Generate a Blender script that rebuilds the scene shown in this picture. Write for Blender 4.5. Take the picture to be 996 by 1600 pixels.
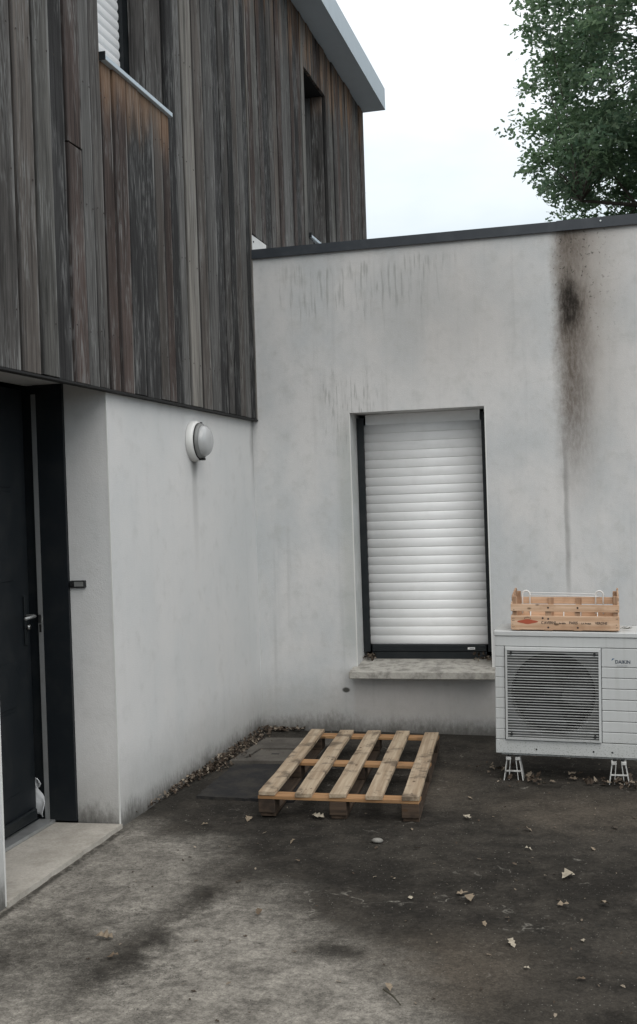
import bpy, bmesh, math, random
import numpy as np
from mathutils import Vector, Matrix, noise as mnoise

for o in list(bpy.data.objects):
    bpy.data.objects.remove(o)
random.seed(7)
RNG = np.random.default_rng(11)
SC = bpy.context.scene
COL = SC.collection

# ------------------------------------------------------------------ camera
PITCH, ROLL, YAW = -0.0093, -0.033, -0.2537
CAM_POS = Vector((2.4116, -7.5229, 1.6))
fw = Vector((math.sin(YAW) * math.cos(PITCH), math.cos(YAW) * math.cos(PITCH), math.sin(PITCH)))
rt0 = Vector((math.cos(YAW), -math.sin(YAW), 0))
up0 = rt0.cross(fw)
rt = math.cos(ROLL) * rt0 + math.sin(ROLL) * up0
up = -math.sin(ROLL) * rt0 + math.cos(ROLL) * up0
cam_data = bpy.data.cameras.new('camera')
cam = bpy.data.objects.new('camera', cam_data)
COL.objects.link(cam)
mw = Matrix.Identity(4)
for i in range(3):
    mw[i][0], mw[i][1], mw[i][2], mw[i][3] = rt[i], up[i], -fw[i], CAM_POS[i]
cam.matrix_world = mw
cam_data.sensor_fit = 'VERTICAL'
cam_data.sensor_height = 36.0
cam_data.sensor_width = 36.0
cam_data.lens = 1744.08 / 1600.0 * 36.0
cam_data.clip_start = 0.05
cam_data.clip_end = 2000
SC.camera = cam

# ------------------------------------------------------------------ light
SUN_EL, SUN_AZ = math.radians(48), math.radians(158)     # azimuth from +Y towards +X
sun_dir = Vector((math.sin(SUN_AZ) * math.cos(SUN_EL), math.cos(SUN_AZ) * math.cos(SUN_EL), math.sin(SUN_EL)))
sd = bpy.data.lights.new('sun', 'SUN')
sd.energy = 0.9
sd.angle = math.radians(60)
sd.color = (1.0, 0.97, 0.92)
sun = bpy.data.objects.new('sun', sd)
COL.objects.link(sun)
sun.rotation_euler = sun_dir.to_track_quat('Z', 'Y').to_euler()

W = bpy.data.worlds.new('World')
SC.world = W
W.use_nodes = True
wn = W.node_tree
wn.nodes.clear()
wo = wn.nodes.new('ShaderNodeOutputWorld')
bg = wn.nodes.new('ShaderNodeBackground')
bg.inputs['Strength'].default_value = 0.1
sky = wn.nodes.new('ShaderNodeTexSky')
sky.sky_type = 'NISHITA'
sky.sun_disc = False
sky.sun_elevation = SUN_EL
sky.sun_rotation = SUN_AZ
sky.air_density = 1.2
sky.dust_density = 2.0
tc = wn.nodes.new('ShaderNodeTexCoord')
cn = wn.nodes.new('ShaderNodeTexNoise')
cn.inputs['Scale'].default_value = 2.2
cn.inputs['Detail'].default_value = 5
cn.inputs['Roughness'].default_value = 0.55
mp = wn.nodes.new('ShaderNodeMapping')
mp.inputs['Scale'].default_value = (1.0, 1.0, 2.6)
mr = wn.nodes.new('ShaderNodeMapRange')
mr.inputs['From Min'].default_value = 0.30
mr.inputs['From Max'].default_value = 0.52
mr.inputs['To Min'].default_value = 0.80
mr.inputs['To Max'].default_value = 1.0
mx = wn.nodes.new('ShaderNodeMix')
mx.data_type = 'RGBA'
wn.links.new(tc.outputs['Generated'], mp.inputs['Vector'])
wn.links.new(mp.outputs[0], cn.inputs['Vector'])
wn.links.new(cn.outputs['Fac'], mr.inputs['Value'])
wn.links.new(mr.outputs[0], mx.inputs[0])
# overcast cloud layer: greyer blue low down, bright white higher up, with soft unevenness
sz = wn.nodes.new('ShaderNodeSeparateXYZ')
wn.links.new(tc.outputs['Generated'], sz.inputs[0])
ad = wn.nodes.new('ShaderNodeMath'); ad.operation = 'MULTIPLY_ADD'
wn.links.new(cn.outputs['Fac'], ad.inputs[0]); ad.inputs[1].default_value = 0.34
wn.links.new(sz.outputs[2], ad.inputs[2])
cr_ = wn.nodes.new('ShaderNodeMapRange'); cr_.interpolation_type = 'SMOOTHSTEP'
wn.links.new(ad.outputs[0], cr_.inputs['Value'])
cr_.inputs['From Min'].default_value = 0.36
cr_.inputs['From Max'].default_value = 0.72
cc = wn.nodes.new('ShaderNodeMix'); cc.data_type = 'RGBA'
wn.links.new(cr_.outputs[0], cc.inputs[0])
cc.inputs[6].default_value = (5.7, 6.45, 7.0, 1)
cc.inputs[7].default_value = (11.2, 11.25, 11.3, 1)
wn.links.new(cc.outputs[2], mx.inputs[7])
wn.links.new(sky.outputs[0], mx.inputs[6])
wn.links.new(mx.outputs[2], bg.inputs['Color'])
wn.links.new(bg.outputs[0], wo.inputs[0])

SC.view_settings.view_transform = 'Standard'
SC.view_settings.look = 'None'
SC.view_settings.exposure = 0.44
SC.view_settings.gamma = 1.0
SC.view_settings.use_curve_mapping = False
SC.render.engine = 'CYCLES'
SC.cycles.max_bounces = 6
SC.cycles.diffuse_bounces = 4

# ------------------------------------------------------------------ node helpers
class V:
    """A scalar socket with arithmetic."""
    def __init__(s, n, sock): s.n, s.s = n, sock
    def __add__(a, b): return a.n.m('ADD', a, b)
    def __radd__(a, b): return a.n.m('ADD', b, a)
    def __sub__(a, b): return a.n.m('SUBTRACT', a, b)
    def __rsub__(a, b): return a.n.m('SUBTRACT', b, a)
    def __mul__(a, b): return a.n.m('MULTIPLY', a, b)
    def __rmul__(a, b): return a.n.m('MULTIPLY', b, a)
    def __truediv__(a, b): return a.n.m('DIVIDE', a, b)

class Nodes:
    def __init__(s, mat):
        s.t = mat.node_tree
        s.cache = {}
    def put(s, sock, val):
        if isinstance(val, V): s.t.links.new(val.s, sock)
        elif isinstance(val, (tuple, list)):
            sock.default_value = tuple(val) + ((1.0,) if len(val) == 3 and sock.type == 'RGBA' else ())
        else: sock.default_value = val
    def m(s, op, *a):
        nd = s.t.nodes.new('ShaderNodeMath'); nd.operation = op
        for i, x in enumerate(a): s.put(nd.inputs[i], x)
        return V(s, nd.outputs[0])
    def mx(s, a, b): return s.m('MAXIMUM', a, b)
    def mn(s, a, b): return s.m('MINIMUM', a, b)
    def clamp(s, a): return s.mx(0.0, s.mn(1.0, a))
    def pos(s):
        if 'p' not in s.cache:
            g = s.t.nodes.new('ShaderNodeNewGeometry')
            sp = s.t.nodes.new('ShaderNodeSeparateXYZ')
            s.t.links.new(g.outputs['Position'], sp.inputs[0])
            s.cache['p'] = [V(s, o) for o in sp.outputs]
            s.cache['g'] = g
        return s.cache['p']
    def obj(s):
        if 'o' not in s.cache:
            g = s.t.nodes.new('ShaderNodeTexCoord')
            sp = s.t.nodes.new('ShaderNodeSeparateXYZ')
            s.t.links.new(g.outputs['Object'], sp.inputs[0])
            s.cache['o'] = [V(s, o) for o in sp.outputs]
        return s.cache['o']
    def gen(s):
        if 'gen' not in s.cache:
            g = s.t.nodes.new('ShaderNodeTexCoord')
            sp = s.t.nodes.new('ShaderNodeSeparateXYZ')
            s.t.links.new(g.outputs['Generated'], sp.inputs[0])
            s.cache['gen'] = [V(s, o) for o in sp.outputs]
        return s.cache['gen']
    def island(s):
        s.pos()
        return V(s, s.cache['g'].outputs['Random Per Island'])
    def info(s, name):
        if 'i' not in s.cache: s.cache['i'] = s.t.nodes.new('ShaderNodeObjectInfo')
        return V(s, s.cache['i'].outputs[name])
    def vec(s, x, y, z):
        c = s.t.nodes.new('ShaderNodeCombineXYZ')
        for i, q in enumerate((x, y, z)): s.put(c.inputs[i], q)
        return V(s, c.outputs[0])
    def noise(s, v, scale, detail=3.0, rough=0.55, dist=0.0):
        nd = s.t.nodes.new('ShaderNodeTexNoise')
        s.put(nd.inputs['Vector'], v)
        nd.inputs['Scale'].default_value = scale
        nd.inputs['Detail'].default_value = detail
        nd.inputs['Roughness'].default_value = rough
        nd.inputs['Distortion'].default_value = dist
        return V(s, nd.outputs['Fac'])
    def voro(s, v, scale, out='Distance', rnd=1.0):
        nd = s.t.nodes.new('ShaderNodeTexVoronoi')
        s.put(nd.inputs['Vector'], v)
        nd.inputs['Scale'].default_value = scale
        nd.inputs['Randomness'].default_value = rnd
        return V(s, nd.outputs[out])
    def ss(s, v, a, b, c=0.0, d=1.0):
        nd = s.t.nodes.new('ShaderNodeMapRange'); nd.interpolation_type = 'SMOOTHSTEP'
        flip = a > b
        if flip: a, b, c, d = b, a, d, c
        s.put(nd.inputs['Value'], v)
        for k, q in (('From Min', a), ('From Max', b), ('To Min', c), ('To Max', d)): nd.inputs[k].default_value = q
        return V(s, nd.outputs[0])
    def band(s, v, a0, a1, b0, b1): return s.ss(v, a0, a1) * s.ss(v, b1, b0)
    def mix(s, f, a, b):
        nd = s.t.nodes.new('ShaderNodeMix'); nd.data_type = 'RGBA'
        s.put(nd.inputs[0], f); s.put(nd.inputs[6], a); s.put(nd.inputs[7], b)
        return V(s, nd.outputs[2])
    def scale(s, c, f):
        nd = s.t.nodes.new('ShaderNodeVectorMath'); nd.operation = 'SCALE'
        s.put(nd.inputs[0], c); s.put(nd.inputs[3], f)
        return V(s, nd.outputs[0])
    def blob(s, x, y, cx, cy, r, soft=0.6, ax=1.0, ay=1.0):
        dx, dy = (x - cx) * ax, (y - cy) * ay
        d = s.m('SQRT', dx * dx + dy * dy)
        return s.ss(d, r, r * (1 - soft))

def mat(name, fn):
    m = bpy.data.materials.new(name)
    m.use_nodes = True
    n = Nodes(m)
    b = m.node_tree.nodes['Principled BSDF']
    d = fn(n)
    for k, key in (('base', 'Base Color'), ('rough', 'Roughness'), ('metal', 'Metallic'), ('spec', 'Specular IOR Level'),
                   ('trans', 'Transmission Weight'), ('ior', 'IOR'), ('sub', 'Subsurface Weight'), ('coat', 'Coat Weight')):
        if k in d: n.put(b.inputs[key], d[k])
    if 'bump' in d:
        bp_ = m.node_tree.nodes.new('ShaderNodeBump')
        bp_.inputs['Strength'].default_value = d.get('bstr', 0.5)
        bp_.inputs['Distance'].default_value = d.get('bdist', 0.004)
        n.put(bp_.inputs['Height'], d['bump'])
        m.node_tree.links.new(bp_.outputs[0], b.inputs['Normal'])
    if 'translucent' in d:
        out = m.node_tree.nodes['Material Output']
        tr = m.node_tree.nodes.new('ShaderNodeBsdfTranslucent')
        n.put(tr.inputs[0], d['translucent'])
        ms = m.node_tree.nodes.new('ShaderNodeMixShader')
        ms.inputs[0].default_value = d.get('tfac', 0.35)
        m.node_tree.links.new(b.outputs[0], ms.inputs[1])
        m.node_tree.links.new(tr.outputs[0], ms.inputs[2])
        m.node_tree.links.new(ms.outputs[0], out.inputs[0])
    return m

# ------------------------------------------------------------------ materials
PL_BASE = (0.52, 0.53, 0.53)
def base_dirt(n, x, z, along):
    """splash dirt and algae at the foot of a rendered wall"""
    v = n.vec(x, along, z * 0.5)
    n1 = n.noise(v, 3.0, 4); n2 = n.noise(v, 40.0, 4, 0.7)
    h = z - 0.16 * (n1 - 0.5) - 0.14 * (n2 - 0.5)
    return n.ss(h, 0.48, 0.02), n.ss(h, 0.14, -0.02)

def m_annex(n):
    x, y, z = n.pos()
    v = n.vec(x, y, z)
    cloud = n.noise(n.vec(x, y, z * 0.7), 1.6, 5, 0.6)
    fine = n.noise(v, 9.0, 4, 0.6)
    c = n.mix(n.ss(cloud, 0.36, 0.64), (0.51, 0.526, 0.530), (0.615, 0.608, 0.597))
    c = n.mix(n.ss(fine, 0.48, 0.72) * 0.32, c, (0.40, 0.405, 0.385))
    mott = n.noise(n.vec(x, y, z * 0.6), 26.0, 3, 0.65)
    c = n.mix(n.ss(mott, 0.5, 0.75) * 0.16, c, (0.34, 0.345, 0.335))
    # pale warm upper area, damp bloom
    c = n.mix(n.blob(x, z, 1.4, 2.85, 0.75, 0.9, 0.8, 1.0) * 0.40, c, (0.40, 0.375, 0.35))
    warp = n.noise(n.vec(x, y, z), 3.5, 4) - 0.5
    # fine hanging mildew streaks
    sv = n.noise(n.vec(x * 46.0, 0.0, z * 4.2), 1.0, 2.0, 0.5)
    sv2 = n.noise(n.vec(x * 70.0 + 9.0, 0.0, z * 7.0), 1.0, 2.0, 0.5)
    zone1 = n.band(x + warp * 0.3, 0.05, 0.35, 1.15, 1.75) * n.band(z + warp * 0.25, 2.55, 3.08, 3.20, 3.31)
    zone2 = n.band(x + warp * 0.15, 0.36, 0.58, 0.84, 1.1) * n.band(z + warp * 0.3, 1.7, 2.15, 2.4, 2.66)
    svw = n.noise(n.vec(x * 20.0 + 3.0, 0.0, z * 1.6), 1.0, 3.0, 0.6)
    st = n.ss(sv + 0.18 * (zone1 - 1.0), 0.50, 0.68) * zone1 + n.ss(sv2 + 0.2 * (zone2 - 1.0), 0.52, 0.68) * zone2
    st = st + n.ss(svw, 0.45, 0.75) * (zone1 * 0.45 + zone2 * 0.6)
    c = n.mix(n.clamp(st) * 0.40, c, (0.18, 0.185, 0.17))
    # faint long vertical runs everywhere
    lr = n.noise(n.vec(x * 14.0, 0.0, z * 0.5), 1.0, 3.0, 0.6)
    c = n.mix(n.ss(lr, 0.55, 0.8) * 0.35, c, (0.33, 0.335, 0.33))
    # line of algae beside the window reveal
    rv = n.band(x + warp * 0.03, 0.58, 0.66, 0.70, 0.71) * n.band(z, 0.4, 0.7, 1.9, 2.3)
    c = n.mix(rv * 0.28, c, (0.27, 0.29, 0.25))
    # black run-off stain under the coping joint
    w2 = n.noise(n.vec(x, 0.0, z * 0.45), 9.0, 4, 0.6) - 0.5
    xs = x + w2 * 0.09
    left = n.ss(xs + (n.noise(n.vec(x, 0.0, z), 30.0, 4, 0.7) - 0.5) * 0.06, 2.065, 2.195)
    core = left * n.ss(xs, 2.44, 2.20)
    wide = left * n.ss(xs, 2.75, 2.22)
    zc = n.band(z + w2 * 0.3, 1.35, 2.35, 2.80, 3.10)
    zt = n.ss(z, 2.6, 3.3)
    zl = n.ss(z + w2 * 0.2, 1.2, 2.6)
    grit = n.ss(n.noise(n.vec(x * 1.6, 0.0, z * 0.5), 34.0, 5, 0.75), 0.34, 0.62)
    c = n.mix(wide * n.ss(z, 1.3, 3.0) * 0.75, c, (0.30, 0.26, 0.22))
    c = n.mix(core * (zc * 0.72 + zt * 0.70 + 0.2 * zl) * (0.66 + 0.34 * grit), c, (0.105, 0.084, 0.068))
    blot = n.blob(xs, z + w2 * 0.1, 2.205, 2.84, 0.19, 0.9, 1.7, 0.7)
    c = n.mix(n.clamp(blot * 1.15) * (0.62 + 0.38 * grit), c, (0.022, 0.019, 0.016))
    tail = n.band(x + w2 * 0.03, 2.125, 2.143, 2.150, 2.175) * n.band(z + w2 * 0.3, 0.8, 1.15, 1.8, 2.1)
    c = n.mix(tail * (0.35 + 0.4 * fine), c, (0.24, 0.235, 0.225))
    # lichen specks
    sp = n.noise(n.vec(x, 0.0, z * 0.85), 46.0, 3, 0.6)
    spr = n.noise(n.vec(x, 0.0, z), 13.0, 2)
    spz = n.band(x + warp * 0.2, 2.05, 2.15, 2.28, 2.62) * n.ss(z + warp * 0.4, 2.35, 3.0)
    c = n.mix(n.ss(sp, 0.585, 0.66) * n.ss(spr, 0.38, 0.52) * spz * 0.9, c, (0.06, 0.055, 0.045))
    # foot of the wall and under the sill
    d1, d2 = base_dirt(n, x, z, y)
    c = n.mix(d1 * 0.55, c, (0.24, 0.225, 0.20))
    c = n.mix(d2 * 0.8, c, (0.055, 0.050, 0.042))
    us = n.band(x, 0.66, 0.69, 1.64, 1.67) * n.band(z, 0.05, 0.15, 0.34, 0.40)
    c = n.mix(us * 0.35, c, (0.40, 0.36, 0.33))
    mark = n.blob(x + w2 * 0.02, z, 0.615, 0.288, 0.035, 0.5, 1.0, 1.5)
    c = n.mix(mark * 0.9, c, (0.03, 0.028, 0.022))
    grain = n.noise(v, 170.0, 3, 0.7)
    return dict(base=c, rough=0.92, spec=0.2, bump=grain + fine * 1.5, bstr=0.5, bdist=0.0035)

def m_house_wall(n):
    x, y, z = n.pos()
    v = n.vec(x, y, z)
    cloud = n.noise(n.vec(x, y, z * 0.7), 1.4, 5, 0.6)
    fine = n.noise(v, 8.0, 4, 0.6)
    c = n.mix(n.ss(cloud, 0.3, 0.7), (0.595, 0.605, 0.602), (0.66, 0.654, 0.642))
    c = n.mix(n.ss(fine, 0.5, 0.8) * 0.3, c, (0.43, 0.43, 0.41))
    w2 = n.noise(v, 6.0, 3) - 0.5
    # run below the wall lamp, darker tone towards the top of the inner corner
    run = n.band(y + w2 * 0.05, -1.24, -1.19, -1.17, -1.11) * n.band(z, 1.0, 1.86, 1.88, 1.93)
    c = n.mix(run * 0.28, c, (0.20, 0.20, 0.19))
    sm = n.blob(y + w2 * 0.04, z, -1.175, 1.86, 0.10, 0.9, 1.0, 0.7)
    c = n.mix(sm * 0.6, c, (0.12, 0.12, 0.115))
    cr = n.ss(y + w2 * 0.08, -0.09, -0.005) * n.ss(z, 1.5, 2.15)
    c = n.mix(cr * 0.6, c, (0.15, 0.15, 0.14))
    d1, d2 = base_dirt(n, x, z, y)
    c = n.mix(d1 * 0.5, c, (0.25, 0.24, 0.215))
    c = n.mix(d2 * 0.85, c, (0.06, 0.056, 0.048))
    lr = n.noise(n.vec(y * 12.0, x * 12.0, z * 0.5), 1.0, 3.0, 0.6)
    c = n.mix(n.ss(lr, 0.56, 0.8) * 0.10, c, (0.36, 0.365, 0.36))
    grain = n.noise(v, 150.0, 3, 0.7)
    return dict(base=c, rough=0.92, spec=0.2, bump=grain + fine * 1.5, bstr=0.5, bdist=0.0035)

def m_plank(n, plain=False):
    x, y, z = n.pos()
    r = n.info('Random'); col = n.info('Color')
    gx, gy, gzz = n.gen()
    off = r * 37.0
    wob = n.noise(n.vec(off, y * 3.0, z * 1.1), 1.0, 2.0) - 0.5
    a = (x + y) + wob * 0.05
    g1 = n.noise(n.vec(a * 42.0 + off, off, z * 1.2), 1.0, 4.0, 0.6)
    g2 = n.noise(n.vec(a * 170.0, off, z * 5.0), 1.0, 3.0, 0.65)
    blot = n.noise(n.vec(a * 5.0 + off, off, z * 0.9), 1.0, 4.0, 0.6)
    f = 0.22 + 0.50 * n.ss(g1, 0.32, 0.68) + 0.50 * n.ss(g2, 0.32, 0.68) + 0.50 * n.ss(blot, 0.32, 0.66)
    c = n.scale(col, n.mx(f, 0.25))
    # silvered fibre, patchy along the length
    patch = n.noise(n.vec(a * 7.0 + off, off * 1.7, z * 1.6), 1.0, 4.0, 0.65)
    fl = n.noise(n.vec(a * 105.0 + 5.0, off, z * 7.0), 1.0, 3.0, 0.7)
    c = n.mix(n.ss(fl, 0.48, 0.64) * n.ss(patch, 0.42, 0.60) * 0.70, c, (0.235, 0.238, 0.232))
    # worn pale arris on one edge of the board, dirty dark one on the other
    ed = n.noise(n.vec(off, 0.0, z * 2.5), 1.0, 3.0, 0.6)
    if not plain: c = n.mix(n.ss(gy, 0.84, 0.97) * n.ss(ed, 0.42, 0.66) * 0.7, c, (0.26, 0.26, 0.25))
    if not plain: c = n.mix(n.ss(gy, 0.14, 0.02) * 0.55, c, (0.022, 0.022, 0.023))
    # cathedral figure on some boards
    cx = (gy - 0.5) * 2.2
    ring = n.m('SINE', (z * 7.0 + off + cx * cx * 5.0) * 6.0 + g1 * 3.0)
    if not plain: c = n.mix(n.ss(ring, 0.2, 1.0) * n.ss(r, 0.55, 0.75) * n.ss(patch, 0.40, 0.6) * 0.42, c, (0.19, 0.19, 0.188))
    # dark cracks along the grain
    ck = n.noise(n.vec(a * 60.0 + 3.0, off, z * 0.8), 1.0, 2.0, 0.4)
    c = n.mix(n.ss(ck, 0.36, 0.27) * 0.75, c, (0.012, 0.012, 0.012))
    # unweathered cedar where sill and eave keep the rain off
    en = n.noise(n.vec(y * 9.0 + off, 0.0, z * 1.0), 1.0, 3.0, 0.6)
    under = n.band(y, -2.42, -2.38, -1.53, -1.50) * n.ss(z + (en - 0.5) * 0.7, 3.52, 3.90) * n.ss(z, 3.875, 3.85)
    eave = n.ss(z + (en - 0.5) * 1.0, 5.05, 5.6) * n.ss(en, 0.42, 0.66)
    warm = n.scale(n.mix(g1, (0.17, 0.090, 0.050), (0.42, 0.27, 0.165)), 0.6 + 0.7 * g2)
    c = n.mix(n.clamp(under * 0.60 + eave * 0.72), c, warm)
    return dict(base=c, rough=0.85, spec=0.22, bump=g1 + g2 * 0.8, bstr=0.8, bdist=0.005)

def m_ground(n):
    x, y, z = n.pos()
    v = n.vec(x, y, 0.0)
    w = n.noise(v, 1.6, 5, 0.62) - 0.5
    w2 = n.noise(v, 6.0, 5, 0.65) - 0.5
    fine = n.noise(v, 55.0, 4, 0.75)
    grit = n.voro(v, 120.0, 'Distance')
    gcol = n.voro(v, 120.0, 'Color')
    X, Y = x + w * 0.45 + w2 * 0.16, y + w * 0.45 + w2 * 0.16
    sd_ = (X + Y) * -1.0 - 2.0                       # pale worn concrete on the near left, dark and damp beyond this diagonal
    light = n.ss(sd_, -0.15, 0.42) * n.ss(x + w2 * 0.3, 2.25, 1.6)
    light = n.mx(light, n.blob(X, Y, 0.30, -2.85, 0.55, 0.6, 1.0, 0.9))
    tr = n.m('ABSOLUTE', (x - 0.72 - (y + 3.6) * 0.10) + w2 * 0.34 + w * 0.1)
    trail = n.ss(tr, 0.17, 0.0) * n.band(y + w2 * 0.4, -4.5, -4.0, -3.30, -3.0)
    tr2 = n.blob(X, Y, 0.78, -2.98, 0.30, 0.8, 1.0, 0.8)
    tr3 = n.blob(x + w2 * 0.25, y + w2 * 0.2, 1.42, -3.68, 0.17, 0.85, 0.7, 1.3)
    tr4 = n.blob(X, Y, 0.34, -3.85, 0.50, 0.8, 1.0, 0.9)
    light = light * (1.0 - n.clamp(trail * 0.70 + tr2 * 0.65 + tr3 * 0.85 + tr4 * 0.6))
    sp1 = n.noise(v, 150.0, 2, 0.8)
    light = n.clamp(light + (w2 * 0.7 + (n.noise(v, 16.0, 4, 0.7) - 0.5) * 0.6 + (sp1 - 0.5) * 0.5) * n.ss(light, 0.02, 0.35))
    brown = n.mx(n.blob(X, Y, 1.85, -3.75, 0.45, 0.9), n.blob(X, Y, 2.25, -1.75, 0.75, 0.9, 0.8, 1.4) * 0.8)
    brown = n.mx(brown, n.blob(X, Y, 1.52, -1.35, 0.45, 0.9, 1.8, 0.6) * 0.7)
    med = n.noise(v, 22.0, 4, 0.7)
    dark = n.mix(n.ss(w2 + w + (med - 0.5) * 0.5, -0.22, 0.25), (0.019, 0.017, 0.0142), (0.048, 0.0425, 0.0355))
    c = n.mix(n.clamp(brown * (0.55 + w2)), dark, (0.105, 0.088, 0.069))
    c = n.mix(n.clamp(light * (0.72 + 0.55 * med)), c, n.mix(n.ss(w2 + (med - 0.5) * 0.7, -0.2, 0.25), (0.150, 0.139, 0.122), (0.275, 0.256, 0.224)))
    # damp black along the walls
    wall = n.mx(n.ss(y + w2 * 0.25, -0.40, -0.02), n.ss(x + w2 * 0.12, 0.20, 0.02) * n.ss(y, -2.55, -2.2))
    c = n.mix(wall * 0.6, c, (0.028, 0.026, 0.022))
    # black seam where the asphalt meets the doorstep, broken in places
    seam = n.ss(n.m('ABSOLUTE', x - 0.030 + w2 * 0.03), 0.030, 0.006) * n.band(y, -3.75, -3.55, -2.42, -2.36) * n.ss(med + w2, 0.34, 0.52)
    c = n.mix(seam * 0.8, c, (0.02, 0.018, 0.015))
    # thin pale scuffs and lime traces
    lim = n.ss(n.m('ABSOLUTE', n.noise(v, 1.9, 4, 0.6) - 0.52), 0.010, 0.0) * n.ss(n.noise(v, 2.7, 3), 0.54, 0.64) * n.ss(med, 0.42, 0.58)
    c = n.mix(lim * 0.5, c, (0.36, 0.34, 0.30))
    # exposed aggregate
    ag = n.voro(v, 62.0, 'Color'); agd = n.voro(v, 62.0)
    c = n.scale(c, 0.52 + 0.40 * n.ss(fine, 0.3, 0.7) + 0.22 * ag + 0.42 * n.ss(sp1, 0.3, 0.7))
    c = n.scale(c, 1.0 - 0.16 * n.ss(agd, 0.45, 0.75))
    # short hairline cracks
    cw = n.noise(v, 2.3, 5, 0.7); crk = n.ss(n.m('ABSOLUTE', cw - 0.5), 0.006, 0.0) * n.ss(n.noise(v, 1.1, 2), 0.50, 0.60)
    c = n.mix(crk * 0.55, c, (0.02, 0.019, 0.017))
    c = n.mix(n.ss(gcol, 0.80, 0.98) * n.ss(grit, 0.45, 0.2) * 0.42, c, (0.36, 0.345, 0.31))
    c = n.mix(n.ss(gcol, 0.20, 0.05) * n.ss(grit, 0.5, 0.2) * 0.6, c, (0.022, 0.021, 0.019))
    return dict(base=c, rough=0.95, spec=0.15, bump=fine * 1.0 + n.ss(agd, 0.7, 0.0) * 0.4 + w2 * 1.5, bstr=0.5, bdist=0.004)

def m_concrete(base, dirt, amt=0.5, sc=6.0):
    def f(n):
        x, y, z = n.pos(); v = n.vec(x, y, z)
        a = n.noise(v, sc, 5, 0.65); b = n.noise(v, 70.0, 3, 0.7)
        c = n.mix(n.ss(a, 0.40, 0.66) * amt, base, dirt)
        c = n.scale(c, 0.7 + 0.6 * b)
        return dict(base=c, rough=0.92, spec=0.2, bump=b + a, bstr=0.5, bdist=0.004)
    return f

def m_paint(base, rough=0.45, dirt=(0.2, 0.2, 0.18), amt=0.12, sc=7.0, metal=0.0, spec=0.5):
    def f(n):
        x, y, z = n.pos(); v = n.vec(x, y, z)
        a = n.noise(v, sc, 5, 0.65); b = n.noise(v, 60.0, 3, 0.7)
        c = n.mix(n.ss(a, 0.42, 0.75) * amt, base, dirt)
        c = n.mix(n.ss(b, 0.55, 0.8) * amt * 0.6, c, dirt)
        return dict(base=c, rough=rough + 0.15 * (a - 0.5), metal=metal, spec=spec, bump=b, bstr=0.08, bdist=0.001)
    return f

def m_casing(n):
    x, y, z = n.pos(); v = n.vec(x, y, z)
    a = n.noise(v, 5.0, 5, 0.65); sp = n.noise(v, 130.0, 2, 0.6)
    c = n.mix(n.ss(a, 0.4, 0.75) * 0.2, (0.50, 0.51, 0.505), (0.40, 0.41, 0.395))
    run = n.noise(n.vec(x * 30.0, 0.0, z * 1.2), 1.0, 3, 0.6)
    c = n.mix(n.ss(run, 0.5, 0.75) * 0.3, c, (0.36, 0.37, 0.34))
    low = n.ss(z, 0.30, 0.14)
    c = n.mix(n.ss(sp, 0.56, 0.66) * low * 0.75, c, (0.09, 0.10, 0.08))
    c = n.mix(low * 0.18, c, (0.30, 0.31, 0.28))
    return dict(base=c, rough=0.5, spec=0.4)

def m_wood(lo, hi, dirt, damt):
    """raw softwood with the grain along each board's own length (object X)"""
    def f(n):
        x, y, z = n.obj(); r = n.info('Random') * 31.0
        g = n.noise(n.vec(x * 2.0, y * 42.0 + r, z * 42.0 + r), 1.0, 4.0, 0.6)
        g2 = n.noise(n.vec(x * 5.0, y * 130.0 + r, z * 130.0), 1.0, 2.0, 0.6)
        c = n.mix(n.ss(g, 0.28, 0.72), lo, hi)
        c = n.scale(c, 0.80 + 0.4 * g2)
        d = n.noise(n.vec(x * 1.0 + r, y, z), 7.0, 4, 0.6)
        c = n.mix(n.ss(d, 0.50, 0.66) * damt, c, dirt)
        kn = n.voro(n.vec(x * 1.0, y * 2.0 + r, z * 2.0), 5.0)
        c = n.mix(n.ss(kn, 0.10, 0.05) * 0.8, c, (0.07, 0.04, 0.02))
        return dict(base=c, rough=0.8, spec=0.25, bump=g + g2 * 0.5, bstr=0.4, bdist=0.002)
    return f

def m_leaf_dry(n):
    r = n.island(); x, y, z = n.pos()
    t = n.noise(n.vec(x, y, z), 60.0, 2)
    r2 = n.m('FRACT', r * 7.31)
    c = n.mix(n.m('POWER', r, 1.8), (0.060, 0.042, 0.030), (0.29, 0.245, 0.19))
    c = n.mix(n.ss(r2, 0.45, 0.8), c, (0.045, 0.033, 0.024))
    c = n.scale(c, 0.65 + 0.7 * t)
    return dict(base=c, rough=0.8, spec=0.2)

def m_leaf_col(n):
    x, y, z = n.pos()
    t = n.noise(n.vec(x, y, z), 60.0, 2)
    return dict(base=n.scale(n.info('Color'), 0.6 + 0.8 * t), rough=0.75, spec=0.25)

def m_tree_leaf(n):
    r = n.island(); x, y, z = n.pos()
    p = n.noise(n.vec(x, y, z), 0.9, 3)
    c = n.mix(r, (0.060, 0.108, 0.070), (0.135, 0.185, 0.115))
    c = n.mix(n.ss(p, 0.4, 0.65) * 0.6, c, (0.115, 0.185, 0.090))
    return dict(base=c, rough=0.55, spec=0.35, translucent=n.scale(c, 1.6), tfac=0.5)

def m_flat(c, rough=0.6, metal=0.0, spec=0.5):
    return lambda n: dict(base=c, rough=rough, metal=metal, spec=spec)

def m_bark(n):
    x, y, z = n.pos()
    g = n.noise(n.vec(x * 9.0, y * 9.0, z * 2.0), 1.5, 4, 0.65)
    return dict(base=n.mix(g, (0.035, 0.028, 0.022), (0.14, 0.12, 0.10)), rough=0.95, bump=g, bstr=0.8, bdist=0.02)

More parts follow.
